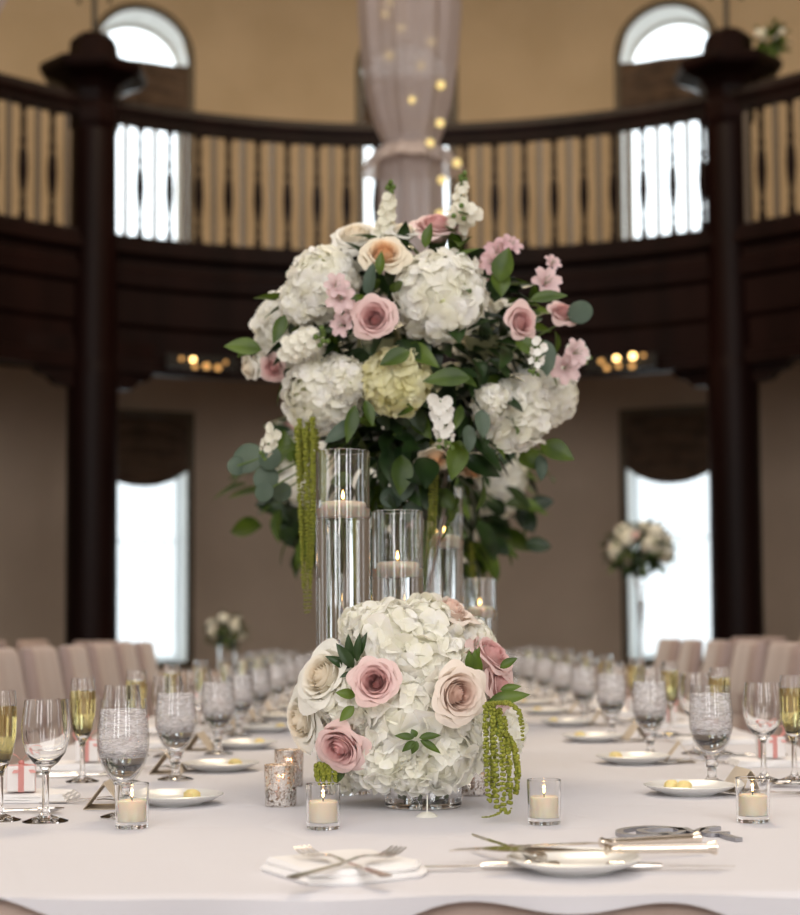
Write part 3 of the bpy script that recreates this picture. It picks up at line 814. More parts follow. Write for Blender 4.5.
def amar_mb(path, r0=.0034, seed=1, taper=True):
    r = random.Random(seed); mb = MB(); pts = [Vector(p) for p in path]
    # resample
    out = []
    for a, b_ in zip(pts, pts[1:]):
        n_ = max(1, int((b_-a).length/(r0*1.15)))
        for k in range(n_): out.append(a+(b_-a)*k/n_)
    N = len(out)
    for i, p in enumerate(out):
        t = i/N; s = (1-.5*t) if taper else 1
        clump = 1+.25*math.sin(i*1.1)
        for k in range(5):
            a = r.random()*6.28
            mb.blob(p+Vector((math.cos(a), math.sin(a), r.uniform(-.5,.5)))*r0*s*.62*clump, r0*s*r.uniform(.55,.85))
    return mb
def bez(p0, p1, p2, n=14):
    p0,p1,p2 = Vector(p0),Vector(p1),Vector(p2)
    return [p0*(1-t)**2+p1*2*t*(1-t)+p2*t*t for t in [k/n for k in range(n+1)]]

ROSE = [rose_mb(s, N, o) for s, N, o in ((1,38,1.0),(2,32,1.0),(3,28,.85))]
HYD = [hyd_mb(11, 105, .85, .27), hyd_mb(12, 95, .8, .30), hyd_mb(13, 66, .85, .40), hyd_mb(14, 60, .8, .43)]
def mesh_of(mb, name, mats, smooth=True):
    o = mb.build(name, mats, None, smooth); me = o.data; bpy.data.objects.remove(o); return me
RM, HM = {}, {}
def rose_mesh(v, key):
    if (v,key) not in RM: RM[(v,key)] = mesh_of(ROSE[v], 'rose', M[key])
    return RM[(v,key)]
def hyd_mesh(v, key):
    if (v,key) not in HM: HM[(v,key)] = mesh_of(HYD[v], 'hydrangea', [M[key], M['hydcore']])
    return HM[(v,key)]
def part(me, name, parent, X, label=None):
    o = bpy.data.objects.new(name, me); COL.objects.link(o); o.parent = parent
    o.matrix_local = parent_inv(parent) @ X
    if label: o['label'] = label
    return o
def parent_inv(p): return Matrix.Translation(-Vector(p.location))

class Ell:
    def __init__(s, c, r): s.c, s.r = Vector(c), Vector(r)
    def hit(s, px, py, k=1.0):
        D = ray(px, py); o = CAM-s.c
        R = s.r*k
        a = sum((D[i]/R[i])**2 for i in range(3)); b_ = 2*sum(o[i]*D[i]/R[i]**2 for i in range(3)); c_ = sum((o[i]/R[i])**2 for i in range(3))-1
        disc = b_*b_-4*a*c_
        t = (-b_-math.sqrt(disc))/(2*a) if disc > 0 else -b_/(2*a)
        p = CAM+D*t
        nrm = Vector([(p[i]-s.c[i])/R[i]**2 for i in range(3)]).normalized()
        return p, nrm
def arrangement(name, loc, label, ell, roses, hyds, leaves, extra=None, scale_ref=None):
    t = thing(name, loc, label, 'flower arrangement')
    names = {'rosepink':'dusty pink rose','rosepale':'blush white rose','rosecream':'cream rose','rosepeach':'cream rose with peach heart'}
    for (px, py, rp, key, v, dx, dz) in roses:
        p, nr = ell.hit(px, py); d = p.y; rad = rp/F*d
        face = (nr*.8+Vector((dx, -.55, dz))).normalized()
        p2 = p + nr*rad*.75+Vector((0,-rad*.25,0))
        q_ = ray(px, py); p2 = CAM + q_*((p2-CAM).y/q_.y)
        part(rose_mesh(v, key), 'rose', t, orient(p2, face, rng.random()*6, rad*.98), names[key])
    for (px, py, rp, key, v, sq) in hyds:
        p, nr = ell.hit(px, py); rad = rp/F*p.y
        p2 = p + Vector((0, rad*.55, 0))
        part(hyd_mesh(v, key), 'hydrangea', t, orient(p2, (nr+Vector((0,-.35,.05))).normalized(), rng.random()*6, rad), 'lime tinted hydrangea' if key == 'hydgreen' else 'white hydrangea')
    return t
def leaf_part(t, specs, key, name='leaf', label=None):
    """specs: world pos, dir, normal, length, width, bend, round"""
    for s in specs:
        mb = MB(); leaf(mb, s[0], s[1], s[2], s[3], s[4], s[5], s[6])
        for i in range(len(mb.v)): mb.v[i] = tuple(Vector(mb.v[i])-Vector(t.location))
        o = mb.build(name, M[key], t)
        if label: o['label'] = label

# ---- low arrangement in glass vase
vp = T(424, 811); vr = .0655; vp.y += vr
lv = MB().lathe([(0,0),(vr*.97,0),(vr,.003),(vr,.085),(vr-.001,.086),(vr-.003,.085),(vr-.003,.010),(0,.010)], 56)
LV = thing('low_vase', vp+Vector((0,0,.0004)), 'low round clear glass vase under the near flower arrangement', 'vase')
lv.build('glass', M['glass'], LV)
MB().lathe([(0,.0098),(vr-.0024,.0098),(vr-.0024,.055),(0,.055)], 56).build('water', M['water'], LV)
cen = P(405, 704, vp.y)
E1 = Ell(cen, (.155,.140,.150))
roses1 = [(375,682,26,'rosepink',0,.12,-.05),(341,747,29,'rosepink',0,.05,-.15),(458,694,32,'rosepale',0,.15,-.2),
          (324,677,36,'rosecream',1,-.1,.15),(305,719,34,'rosecream',0,-.15,.0),(491,656,28,'rosepink',1,.1,.4),(499,685,28,'rosepink',0,.15,.0),
          (448,614,33,'rosepale',2,.15,.7)]
hyds1 = [(392,640,40,'hydwhite',2,1),(425,630,34,'hydwhite',3,1),(430,668,38,'hydwhite',2,1),(404,712,44,'hydwhite',3,1),
         (382,756,34,'hydwhite',2,1),(440,754,38,'hydwhite',3,1),(480,738,28,'hydwhite',2,1),(366,628,26,'hydwhite',3,1),(350,705,30,'hydwhite',2,1),(470,640,24,'hydwhite',3,1),(412,768,27,'hydwhite',2,1),(508,734,20,'hydwhite',3,1),(498,752,22,'hydwhite',2,1),(345,770,24,'hydwhite',3,1)]
A1 = arrangement('low_flower_arrangement', (vp.x, vp.y, TZ+.06), 'low dome of white hydrangeas with pink and cream roses in the glass vase', E1, roses1, hyds1, [])
for k in range(7):   # rear of the dome
    a = R_(20+140*k/6); q = cen+Vector((.12*math.cos(a), .10*math.sin(a), .05*math.sin(k*2.1)))
    part(hyd_mesh(2+k % 2, 'hydwhite'), 'hydrangea', A1, orient(q, (math.cos(a), math.sin(a), .4), k, .062), 'white hydrangea')
st = MB()
for k in range(12):
    a = k*.9; st.tube([tuple(Vector((.03*math.cos(a), .03*math.sin(a), -.045))), tuple(Vector((.05*math.cos(a+1), .05*math.sin(a+1), .10)))], .003, 6)
st.build('stems', M['stem'], A1)
def lf(px, py, k, ang, ln, wd, ell, bend=.25, rd=False, out=.35, tilt=0):
    """leaf at a spot on the bouquet, pointing at angle ang (deg, 0 = right, 90 = up)"""
    p, nr = ell.hit(px, py, k); d = Vector((math.cos(R_(ang)), -out, math.sin(R_(ang))))
    return (p, d, Vector((.25*math.cos(R_(ang+90+tilt)), -1, .35)), ln, wd, bend, rd)
S = 1/F*2.62
leaf_part(A1, [lf(354,668,1.08,125,.050,.020,E1), lf(352,664,1.1,100,.050,.017,E1), lf(350,668,1.05,150,.045,.017,E1), lf(357,662,1.1,88,.048,.014,E1),
    lf(352,662,1.1,160,.026,.010,E1), lf(352,672,1.1,200,.022,.008,E1), lf(358,658,1.12,75,.045,.014,E1)], 'darkleaf', label='dark glossy leaf')
leaf_part(A1, [lf(356,696,1.14,165,.034,.018,E1), lf(354,706,1.16,225,.034,.018,E1), lf(333,778,1.12,150,.035,.020,E1), lf(344,768,1.1,-120,.03,.014,E1),
    lf(470,672,1.14,95,.036,.015,E1), lf(478,676,1.14,100,.044,.022,E1), lf(475,664,1.12,80,.03,.012,E1), lf(500,668,1.2,35,.034,.016,E1), lf(500,690,1.2,15,.036,.014,E1),
    lf(488,702,1.15,15,.070,.024,E1), lf(492,716,1.12,-70,.036,.022,E1)], 'leaf')
leaf_part(A1, [lf(417+dx_,738+dy_,1.22,a,l_,.013,E1,bend=.45) for a,l_,dx_,dy_ in ((15,.034,2,0),(165,.030,-3,0),(215,.026,-2,3),(250,.022,0,3),(-25,.038,3,2),(120,.014,-1,-1))], 'leaf')
# amaranthus strands
ca = P(492, 706, 2.55)
am = [ (P(487,704,2.57), P(484,740,2.53), P(489,806,2.53)), (P(492,703,2.56), P(495,745,2.52), P(497,812,2.52)), (P(499,710,2.56), P(504,750,2.51), P(503,815,2.51)),
       (P(503,718,2.55), P(511,760,2.52), P(509,806,2.52)), (P(506,735,2.55), P(523,752,2.53), P(515,796,2.53)), (P(496,712,2.56), P(490,750,2.54), P(494,800,2.54)) ]
for k, (a, b_, c_) in enumerate(am):
    path = bez(a, b_, c_, 24); mb = amar_mb([tuple(v-Vector(A1.location)) for v in path], .0046 if k != 4 else .0048, k+1, taper=False); mb.build('amaranthus_strand', M['amar'], A1)
mb = amar_mb([tuple(v-Vector(A1.location)) for v in bez(P(486,706,2.57), P(527,690,2.5), P(522,744,2.5), 24)], .0055, 9); mb.build('amaranthus_strand', M['amar'], A1)
for (a,b_,c_) in ((P(500,812,2.51),P(492,818,2.5),P(480,817,2.5)), (P(505,810,2.51),P(508,819,2.5),P(512,806,2.5))):
    amar_mb([tuple(v-Vector(A1.location)) for v in bez(a,b_,c_,10)], .0026, 4).build('amaranthus_tip', M['amar'], A1)
for k in range(4):
    amar_mb([tuple(v-Vector(A1.location)) for v in bez(P(318+6*k,764,2.66), P(315+6*k,774,2.65), P(319+6*k,786,2.65), 12)], .0055, 20+k).build('amaranthus_strand', M['amar'], A1)
# fallen floret
fpz = T(427, 817); ff = MB()
floret(ff, orient((0,0,.006), (0,-.25,1), .4), .021, rng, cup=-.5); ff.tube([(0,0,.004),(.001,.002,.034)], .0011, 6)
tag(ff.build('fallen_floret', M['hydwhite'], None, loc=fpz+Vector((0,0,.001))), 'single white floret fallen upside down on the cloth in front of the low vase', 'flower')

# ---- tall arrangement
TD = 3.62
tc_ = P(414, 352, TD)
E2 = Ell(tc_, (.33,.30,.27))
roses2 = [(437,228,28,'rosepink',1,.0,.25),(374,318,24,'rosepink',0,.0,-.1),(521,322,20,'rosepink',1,.15,-.1),(274,368,18,'rosepink',2,.4,-.3),(563,314,20,'rosepink',2,-.5,.3),
          (355,238,28,'rosecream',1,.1,.15),(384,255,26,'rosepeach',0,.2,.1),(436,457,20,'rosepeach',1,.0,-.2),(474,466,23,'rosepeach',0,-.1,-.2),(250,368,17,'rosecream',2,-.2,-.2),(234+22,345+22,14,'rosecream',1,-.5,.1),
          (458,216,17,'rosecream',2,.3,.8),(404,232,18,'rosecream',1,.2,.5)]
hyds2 = [(322,280,40,'hydwhite',0,1),(442,291,48,'hydwhite',0,1),(323,390,42,'hydwhite',1,1),(397,379,35,'hydgreen',0,1),(515,410,40,'hydwhite',1,1),(550,392,34,'hydwhite',0,1),
         (302,300,24,'hydwhite',1,1),(345,378,24,'hydwhite',0,1),(492,402,20,'hydwhite',1,1),(306,345,20,'hydwhite',1,1)]
A2 = arrangement('tall_flower_arrangement', (tc_.x, tc_.y, tc_.z-.27), 'large tall centrepiece of white hydrangeas, pink roses and greenery on the trumpet vase', E2, roses2, hyds2, [])
def rel(v, t=A2): return tuple(Vector(v)-Vector(t.location))
def foliage_mb(t, ell, n, seed, lo=.55, hi=.92, ln=(.05,.10), zmax=1.0, zmin=-1):
    r = random.Random(seed); mb = MB()
    for k in range(n):
        while True:
            d = Vector((r.gauss(0,1), r.gauss(0,1), r.gauss(0,1))).normalized()
            if zmin < d.z < zmax: break
        f_ = r.uniform(lo, hi); p = Vector([ell.c[i]+d[i]*ell.r[i]*f_ for i in range(3)])
        dd = (d+Vector((r.uniform(-.9,.9), r.uniform(-.9,.9), r.uniform(-.9,.5)))).normalized()
        L_ = r.uniform(*ln); leaf(mb, Vector(p)-Vector(t.location), dd, d+Vector((0,0,.6)), L_, L_*r.uniform(.35,.6), r.uniform(.1,.5), r.random() < .3)
    return mb
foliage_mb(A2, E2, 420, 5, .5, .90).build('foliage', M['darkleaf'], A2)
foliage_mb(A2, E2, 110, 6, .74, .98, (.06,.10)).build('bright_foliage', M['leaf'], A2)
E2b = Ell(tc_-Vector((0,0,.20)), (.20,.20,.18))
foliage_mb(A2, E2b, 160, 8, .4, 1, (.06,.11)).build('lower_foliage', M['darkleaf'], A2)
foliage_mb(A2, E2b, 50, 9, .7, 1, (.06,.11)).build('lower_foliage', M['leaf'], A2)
for k in range(9):  # blooms on the far side
    a = R_(10+160*k/8); el = R_(-20+35*((k*5) % 3))
    d = Vector((math.cos(a)*math.cos(el), math.sin(a)*math.cos(el), math.sin(el)))
    q = tc_+Vector((d.x*.30, d.y*.26, d.z*.25))
    if k % 3 == 1: part(rose_mesh(0, 'rosepink'), 'rose', A2, orient(q, d, k, .055), 'dusty pink rose')
    else: part(hyd_mesh(k % 2, 'hydwhite'), 'hydrangea', A2, orient(q, d, k, .095), 'white hydrangea')
# big named leaves
leaf_part(A2, [lf(262,350,1.05,170,.085,.045,E2), lf(255,344,1.06,215,.05,.03,E2), lf(285,315,1.05,250,.07,.03,E2), lf(500,282,1.12,80,.075,.05,E2), lf(498,270,1.12,-80,.06,.045,E2),
    lf(470,378,1.12,180,.10,.045,E2), lf(540,445,1.1,-20,.085,.055,E2), lf(520,452,1.1,-40,.06,.05,E2), lf(355,405,1.1,-100,.085,.03,E2), lf(365,400,1.12,-70,.06,.025,E2),
    lf(530,300,1.1,10,.08,.03,E2), lf(515,340,1.05,-30,.07,.04,E2), lf(410,352,1.05,200,.07,.04,E2), lf(460,440,1.1,-100,.09,.05,E2), lf(345,290,1.12,-60,.05,.025,E2),
    lf(285,430,1.1,-100,.09,.04,E2), lf(298,440,1.1,-80,.09,.035,E2), lf(402,455,1.1,-90,.09,.05,E2), lf(380,275,1.12,90,.05,.022,E2), lf(425,248,1.12,80,.055,.025,E2)], 'leaf')
leaf_part(A2, [lf(368,296,1.12,85,.07,.028,E2,rd=True), lf(360,420,1.12,-150,.09,.035,E2,rd=True), lf(400,470,1.15,-80,.07,.06,E2,rd=True), lf(418,500,1.15,-60,.05,.055,E2,rd=True),
    lf(545,340,1.12,-85,.08,.04,E2,rd=True), lf(480,410,1.16,-80,.06,.035,E2,rd=True), lf(468,425,1.16,-85,.06,.03,E2,rd=True), lf(540,455,1.1,-85,.06,.03,E2,rd=True)], 'euca', label='grey green eucalyptus leaf')
def disc(t, px, py, d, r, key='euca', tilt=(.1,-1,.25)):
    mb = MB(); c = P(px, py, d); X = orient(Vector(rel(c, t)), tilt, 0, r/F*d)
    mb.lathe([(0,.06),(.35,.04),(.7,.02),(.93,.0),(1,-.03)], 20, X=X, fold=lambda a, z: 1+.03*math.sin(a*2))
    o = mb.build('eucalyptus_leaf', M[key], t); o['label'] = 'round grey green eucalyptus leaf'; return c
for (px,py,r) in ((580,312,13),(248,458,16),(266,478,13),(264,492,10),(282,492,10),(237,466,10),(270,458,12),(412,512,11),(392,497,12)):
    c = disc(A2, px, py, TD-.12+.1*rng.random(), r, tilt=(rng.uniform(-.3,.3), -1, rng.uniform(-.1,.4)))
    sp = MB().tube([rel(c), rel(c*.6+tc_*.4-Vector((0,0,.05))), rel(tc_-Vector((0,0,.1)))], .002, 5); sp.build('sprig_stem', M['stem'], A2)
# white stock spikes
def stock(t, p0, p1, n_, r0, r1, fr, key='hydwhite', green=True):
    mb = MB(); p0, p1 = Vector(p0), Vector(p1); r = random.Random(int(p0.x*1000)+3); ax = (p1-p0).normalized()
    mb.tube([rel(p0,t), rel(p1,t)], .0025, 6, mi=1)
    for k in range(n_):
        f_ = k/(n_-1); a = k*2.4; s = ax.orthogonal().normalized(); s = Matrix.Rotation(a, 3, ax) @ s
        rr = r0+(r1-r0)*f_; p = p0+(p1-p0)*f_+s*rr
        if f_ > .8: mb.blob(rel(p,t), fr*.4, mi=1 if green else 0)
        else: floret(mb, orient(Vector(rel(p,t)), s+ax*.4+Vector((0,-.3,0)), r.random()*6), fr*(1-.4*f_), r, n=5, cup=.3)
    o = mb.build('stock_stem', [M[key], M['stem']], t); o['label'] = 'spike of small white blossoms'
stock(A2, P(383,245,3.5), P(391,183,3.5), 34, .020, .006, .017)
stock(A2, P(455,235,3.5), P(464,172,3.5), 30, .020, .005, .015)
stock(A2, P(470,215,3.5), P(459,212,3.4), 14, .018, .014, .017)
stock(A2, P(440,400,3.28), P(446,448,3.28), 26, .018, .014, .015)
stock(A2, P(290,350,3.4), P(325,335,3.32), 30, .02, .016, .016)
stock(A2, P(275,430,3.4), P(262,458,3.4), 16, .014, .01, .012)
stock(A2, P(575,345,3.5), P(588,362,3.5), 14, .014, .01, .012)
stock(A2, P(540,345,3.35), P(533,375,3.3), 14, .012, .01, .011)
def lily(t, px, py, d, r, face):
    mb = MB(); X = orient(Vector(rel(P(px,py,d), t)), face, rng.random()*6, r/F*d)
    for k in range(6):
        a = 2*PI*k/6; rows = []
        for i in range(6):
            v = i/5; half = .30*math.sin(max(.1,v)**.8*PI*.85)+.04; rad = .1+.9*v**1.1; z = -.7+1.0*v**.6-.35*v**3
            row = []
            for j in range(5):
                u = -1+2*j/4; x, y, zz = rad, u*half, z+.12*u*u
                row.append((x*math.cos(a)-y*math.sin(a), x*math.sin(a)+y*math.cos(a), zz))
            rows.append(row)
        mb.grid(rows, 0, X)
    for k in range(5):
        a = k*1.25; mb.tube([(0,0,-.5),(.22*math.cos(a),.22*math.sin(a),.35)], .02, 5, mi=1, X=X)
    o = mb.build('alstroemeria', [M['alstro'], M['stem']], t); o['label'] = 'pale pink alstroemeria bloom'
for (px,py,d,r,f_) in ((340,298,3.27,16,(-.1,-1,-.2)),(337,285,3.27,14,(.3,-1,.2)),(341,325,3.3,13,(-.5,-1,-.1)),(497,252,3.45,17,(-.4,-1,.4)),(511,244,3.45,14,(.4,-.8,.6)),(491,262,3.4,13,(-.5,-1,0)),
        (547,281,3.42,17,(.3,-1,.3)),(566,368,3.45,17,(.2,-1,-.2)),(577,352,3.45,15,(.6,-1,.1)),(352,312,3.3,13,(-.8,-.8,.2)),(553,262,3.5,10,(.5,-1,.6))):
    lily(A2, px, py, d, r, f_)
# hanging amaranthus
for k in range(9):
    px = 297+2.6*k; a = P(px, 425+rng.uniform(-10,10), 3.42+.02*(k % 3)); b_ = P(px+rng.uniform(-4,4), 520, 3.40+.02*(k % 3)); c_ = P(306+rng.uniform(-5,6), 582+rng.uniform(0,36), 3.40+.02*(k % 3))
    amar_mb([rel(v) for v in bez(a, b_, c_, 24)], .0052, 40+k).build('amaranthus_strand', M['amar'], A2)
for k in range(3):
    amar_mb([rel(v) for v in bez(P(432+3*k,440,3.5), P(430+3*k,500,3.5), P(428+3*k,560,3.5), 20)], .004, 60+k).build('amaranthus_strand', M['amar'], A2)
# trumpet vase
tv = thing('trumpet_vase', (tc_.x, tc_.y, TZ+.0004), 'tall flared glass trumpet vase holding up the large centrepiece', 'vase')
zt = tc_.z-.24-TZ
tprof = [(0,0),(.085,0),(.087,.004),(.06,.012),(.02,.03),(.016,.06),(.018,.12),(.022,.25),(.035,.40),(.06,.52),(.092,zt)]
MB().lathe(tprof+[(.089,zt),(.057,.52),(.032,.40),(.018,.25),(0,.2)], 48).build('glass', M['glass'], tv)
stm = MB()
for k in range(8):
    a = k*.785; stm.tube([(.006*math.cos(a),.006*math.sin(a),.27),(.03*math.cos(a),.03*math.sin(a),.48),(.05*math.cos(a+.3),.05*math.sin(a+.3),zt+.1)], .003, 6)
so = stm.build('stems', M['stem'], A2); so.location = Vector(tv.location)-Vector(A2.location)

# ---- second tall arrangement farther along the table, and background ones
def simple_arr(name, c, rad, label, seed, nh=12, nr=8, trail=True, base=None, cut=None):
    t = thing(name, (c.x, c.y, c.z-rad), label, 'flower arrangement'); e = Ell(c, (rad*1.1, rad, rad*.85)); r = random.Random(seed)
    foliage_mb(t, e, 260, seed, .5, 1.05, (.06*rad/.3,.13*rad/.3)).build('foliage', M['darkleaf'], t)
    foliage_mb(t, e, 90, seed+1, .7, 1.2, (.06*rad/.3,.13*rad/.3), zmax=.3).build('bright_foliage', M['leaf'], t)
    for k in range(nh):
        cz = 1-1.5*(k+.5)/nh; s = math.sqrt(1-cz*cz); a = k*2.4+seed
        d = Vector((s*math.cos(a), s*math.sin(a), cz)); q = Vector([c[i]+d[i]*e.r[i]*.85 for i in range(3)])
        part(hyd_mesh(1, 'hydwhite'), 'hydrangea', t, orient(q, d, k, rad*.30), 'white hydrangea')
    for k in range(nr):
        cz = .8-1.3*(k+.5)/nr; s = math.sqrt(1-cz*cz); a = k*2.4+seed+1.2
        d = Vector((s*math.cos(a), s*math.sin(a), cz)); q = Vector([c[i]+d[i]*e.r[i]*.95 for i in range(3)])
        part(rose_mesh(1, 'rosepink' if k % 2 else 'rosecream'), 'rose', t, orient(q, d, k, rad*.19), 'dusty pink rose' if k % 2 else 'cream rose')
    if trail:
        for k in range(3):
            a = c+Vector((r.uniform(.2,.9)*rad, r.uniform(-.3,.3)*rad, -rad*.6)); b_ = a-Vector((0,0,r.uniform(.8,1.6)*rad))
            amar_mb([tuple(v-Vector(t.location)) for v in bez(a, (a+b_)/2+Vector((.02,0,0)), b_, 14)], .007*rad/.3, k).build('amaranthus_strand', M['amar'], t)
        mb = MB()
        for k in range(14):
            sx = (-1 if k % 2 else 1); p = c+Vector((sx*rad*r.uniform(.8,1.25), r.uniform(-.4,.1)*rad, -rad*r.uniform(.2,.6)))
            leaf(mb, p-Vector(t.location), (r.uniform(-1,1),-.2,r.uniform(-1,.2)), (0,-1,.3), .07*rad/.3, .045*rad/.3, .2, True)
            if k < 8: mb.tube([tuple(c-Vector(t.location)), tuple(p-Vector(t.location))], .003, 5)
        mb.build('hanging_sprays', M['darkleaf'], t)
    return t
def stand(c, zt, zb, label, r=.06):
    t = thing('trumpet_vase', (c.x, c.y, zb+.0004), label, 'vase'); h = zt-zb
    MB().lathe([(0,0),(r*1.1,0),(r*1.1,.005),(r*.4,.02),(r*.25,.08),(r*.3,h*.4),(r*.5,h*.7),(r*1.2,h),(r*1.15,h),(r*.42,h*.7),(0,h*.4)], 28).build('glass', M['glass'], t)
c2 = P(392, 478, 5.35)
simple_arr('tall_flower_arrangement', c2, .38, 'second tall centrepiece of dark greenery and pale blooms further down the long table', 31, 12, 8)
stand(c2, c2.z-.30, TZ, 'tall glass trumpet vase under the second centrepiece down the table')
c3 = P(405, 560, 8.2)
simple_arr('tall_flower_arrangement', c3, .30, 'third tall centrepiece near the far end of the long table', 37, 10, 6, trail=False)
stand(c3, c3.z-.24, TZ, 'tall glass trumpet vase under the third centrepiece')

# far round tables
def round_table(x, y, label, r=.80):
    t = thing('round_table', (x, y, 0), 'round banquet table '+label, 'table', 'round tables beyond the long table')
    MB().lathe([(0,.72),(r-.02,.72),(r-.02,.745),(0,.745)], 40).build('tabletop', M['tabletop'], t)
    MB().tube([(0,0,0),(0,0,.72)], .05).build('pedestal', M['steel'], t)
    c = MB().lathe([(0,.76),(r,.76),(r+.015,.75),(r+.04,.4),(r+.06,.02)], 96, fold=lambda a, z: 1+(.04*math.sin(a*18) if z < .7 else 0)*(1-z/.76))
    tag(c.build('round_tablecloth', M['skirt'], None, loc=(x,y,0)), 'blush taupe cloth over the round table '+label, 'tablecloth', 'cloths on the round tables')
FT = [(-1.35, 11.45, 'left of the centre, carrying the low flowers'), (1.80, 11.45, 'before the right window, carrying the small bouquet'), (-4.75, 10.6, 'far left beyond the column'), (5.1, 10.6, 'far right beyond the column')]
for x, y, lb in FT: round_table(x, y, lb)
cf = P(640, 548, 11.45); cf.x = cf.x
simple_arr('small_tall_arrangement', cf, .21, 'small blurred bouquet of cream and pink flowers standing before the right window', 51, 12, 6, trail=False)
stand(cf, cf.z-.15, TZ, 'slim glass vase under the small bouquet before the right window', .045)
cg = P(226, 630, 11.45)
simple_arr('low_far_arrangement', cg, .13, 'low blurred pink and white bouquet on the far left round table', 61, 7, 5, trail=False)
MB_ = MB().lathe([(0,0),(.06,0),(.06,cg.z-TZ-.02),(.055,cg.z-TZ-.02),(.055,.01),(0,.01)], 24)
tag(MB_.build('low_vase', M['glass'], None, loc=(cg.x,cg.y,TZ+.0005)), 'low glass vase under the far left bouquet', 'vase')
# greenery on the right capital
gq = Vector((crr.x+.33, crr.y-.05, 5.93)); gt = thing('greenery_sprig', gq, 'small spray of leaves and white buds on the right column capital', 'greenery')
ge = Ell(gq+Vector((0,0,.06)), (.16,.12,.12)); foliage_mb(gt, ge, 50, 3, .1, 1, (.08,.16)).build('foliage', M['leaf'], gt)
for _ in range(5): MB().blob((rng.uniform(-.12,.12), -.1, .04+rng.uniform(0,.1)), .03).build('bud', M['hydwhite'], gt)

# ------------------------------------------------------------------ chairs
def mk_chair():
    t = thing('banquet_chair', (0,0,0), 'x', 'chair', 'fabric covered chairs along the long table')
    # local: faces +X, back at x=0
    mb = MB(); rows = []; per = []
    hw, th = .215, .035
    def ring(z, w, xo, tk):
        pts = []
        for k in range(40):
            a = 2*PI*k/40; c, s = math.cos(a), math.sin(a)
            x = tk*math.copysign(abs(c)**.6, c); y = w*math.copysign(abs(s)**.35, s)
            f_ = .006*math.sin(y*55)*(1 if c < 0 else .6)
            pts.append((xo+x+f_, y, z))
        return pts
    for z, w, xo, tk in ((.44,.225,.02,.045),(.6,.222,.0,.04),(.8,.215,-.03,.036),(.95,.205,-.055,.034),(.985,.203,-.06,.032),(1.0,.198,-.062,.022),(1.003,.185,-.062,.010)):
        rows.append(ring(z, w, xo, tk))
    mb.grid(rows, close=True); o_ = len(mb.v)-40; mb.f.append(tuple(range(o_, o_+40))); mb.m.append(0)
    mb.build('back_cover', M['chair'], t)
    sk = MB(); rows = []
    for z, g_, am_ in ((.47,-.03,0),(.472,0,0),(.46,.008,0),(.3,.014,.008),(.02,.03,.018)):
        row = []
        for k in range(96):
            a = 2*PI*k/96; c, s = math.cos(a), math.sin(a)
            x = .21+(.22+g_)*math.copysign(abs(c)**.35, c); y = (.22+g_)*math.copysign(abs(s)**.35, s)
            f_ = am_*math.sin(k*PI*2/8); row.append((x+f_*c, y+f_*s, z))
        rows.append(row)
    sk.grid(rows, close=True); sk.f.append(tuple(range(96))); sk.m.append(0)
    sk.build('seat_skirt', M['chair'], t)
    for sx in (.02,.40):
        for sy in (-.19,.19): MB().tube([(sx,sy,0),(sx,sy,.42)], .013).build('leg', M['chairleg'], t)
    sb = MB()
    rows = []
    for zz in (.70,.78):
        rr = ring(zz, .222, -.018, .046); rows.append(rr)
    sb.grid(rows, close=True); sb.build('sash', M['chair'], t)
    return t
ch = mk_chair(); first = True
def chair(x, y, rz, label, group=None):
    global first
    c = ch if first else dup(ch); first = False
    c.location = (x, y, 0); c.rotation_euler = (0,0,rz); c['label'] = label
    if group: c['group'] = group
    return c
for side, sg, y0, per in (('left',-1,5.05,.66),('right',1,5.0,.69)):
    for k in range(7):
        x = TX+sg*1.43
        chair(x, y0+per*k, (0 if sg < 0 else PI)+rng.uniform(-.05,.05), f'taupe fabric covered chair, {"nearest in view" if k == 0 else ORD[k]} along the {side} side of the long table')
i = 0
for tx, ty, lb in FT:
    k_ = 0
    nm = ['facing the camera side','on its left front','on its left rear','on its right front','on its right rear','at its rear','at its outer left','at its outer right']
    for a in (250, 290, 200, 340, 160, 20):
        q = (tx+1.38*math.cos(R_(a)), ty+1.38*math.sin(R_(a)))
        if q[1] < 10.2 and abs(q[0]-TX) < 1.7: continue
        chair(q[0], q[1], R_(a+180), f'taupe chair {["front left of","front right of","left of","right of","rear left of","rear right of"][[250,290,200,340,160,20].index(a)]} the round table {lb.split(",")[0]}', 'chairs round the far tables'); k_ += 1

# ------------------------------------------------------------------ near head setting
def place_flat(mb, name, m_, p, rz, label, cat, grp=None, tilt=0, z=0, roll=0):
    if isinstance(p, tuple): p = T(p[0], p[1], TZ+z)
    o = mb.build(name, m_, None); o.location = (p.x, p.y, TZ+z); o.rotation_euler = (roll, tilt, rz); return tag(o, label, cat, grp)
np_ = T(341, 873); mb = MB()
def napk():
    mb = MB(); poly = [(-.100,.012),(-.035,-.064),(.018,-.066),(.098,-.030),(.106,-.008),(.040,.062),(-.030,.055)]
    for lay in range(2):
        z = .0005+.0085*lay; s = 1-.07*lay; n_ = len(poly)
        v = []
        for i in range(n_):
            a, b_ = poly[i], poly[(i+1) % n_]
            for q in range(4): v.append(((a[0]+(b_[0]-a[0])*q/4)*s, (a[1]+(b_[1]-a[1])*q/4)*s*1.55))
        lo = [(x,y,z) for x,y in v]; hi = [(x*.97,y*.97,z+.0080+.0012*math.sin(i*.9+lay)) for i,(x,y) in enumerate(v)]
        mid = [(x*1.02,y*1.02,z+.004) for x,y in v]
        mb.grid([lo, mid, hi], close=True); o = len(mb.v)-len(v); mb.f.append(tuple(range(o, o+len(v)))); mb.m.append(0)
    return mb
place_flat(napk(), 'folded_napkin', M['napkin'], np_, 0, 'white folded napkin at the near edge of the table under crossed forks', 'napkin')
f1 = fork_mb(); f2 = fork_mb()
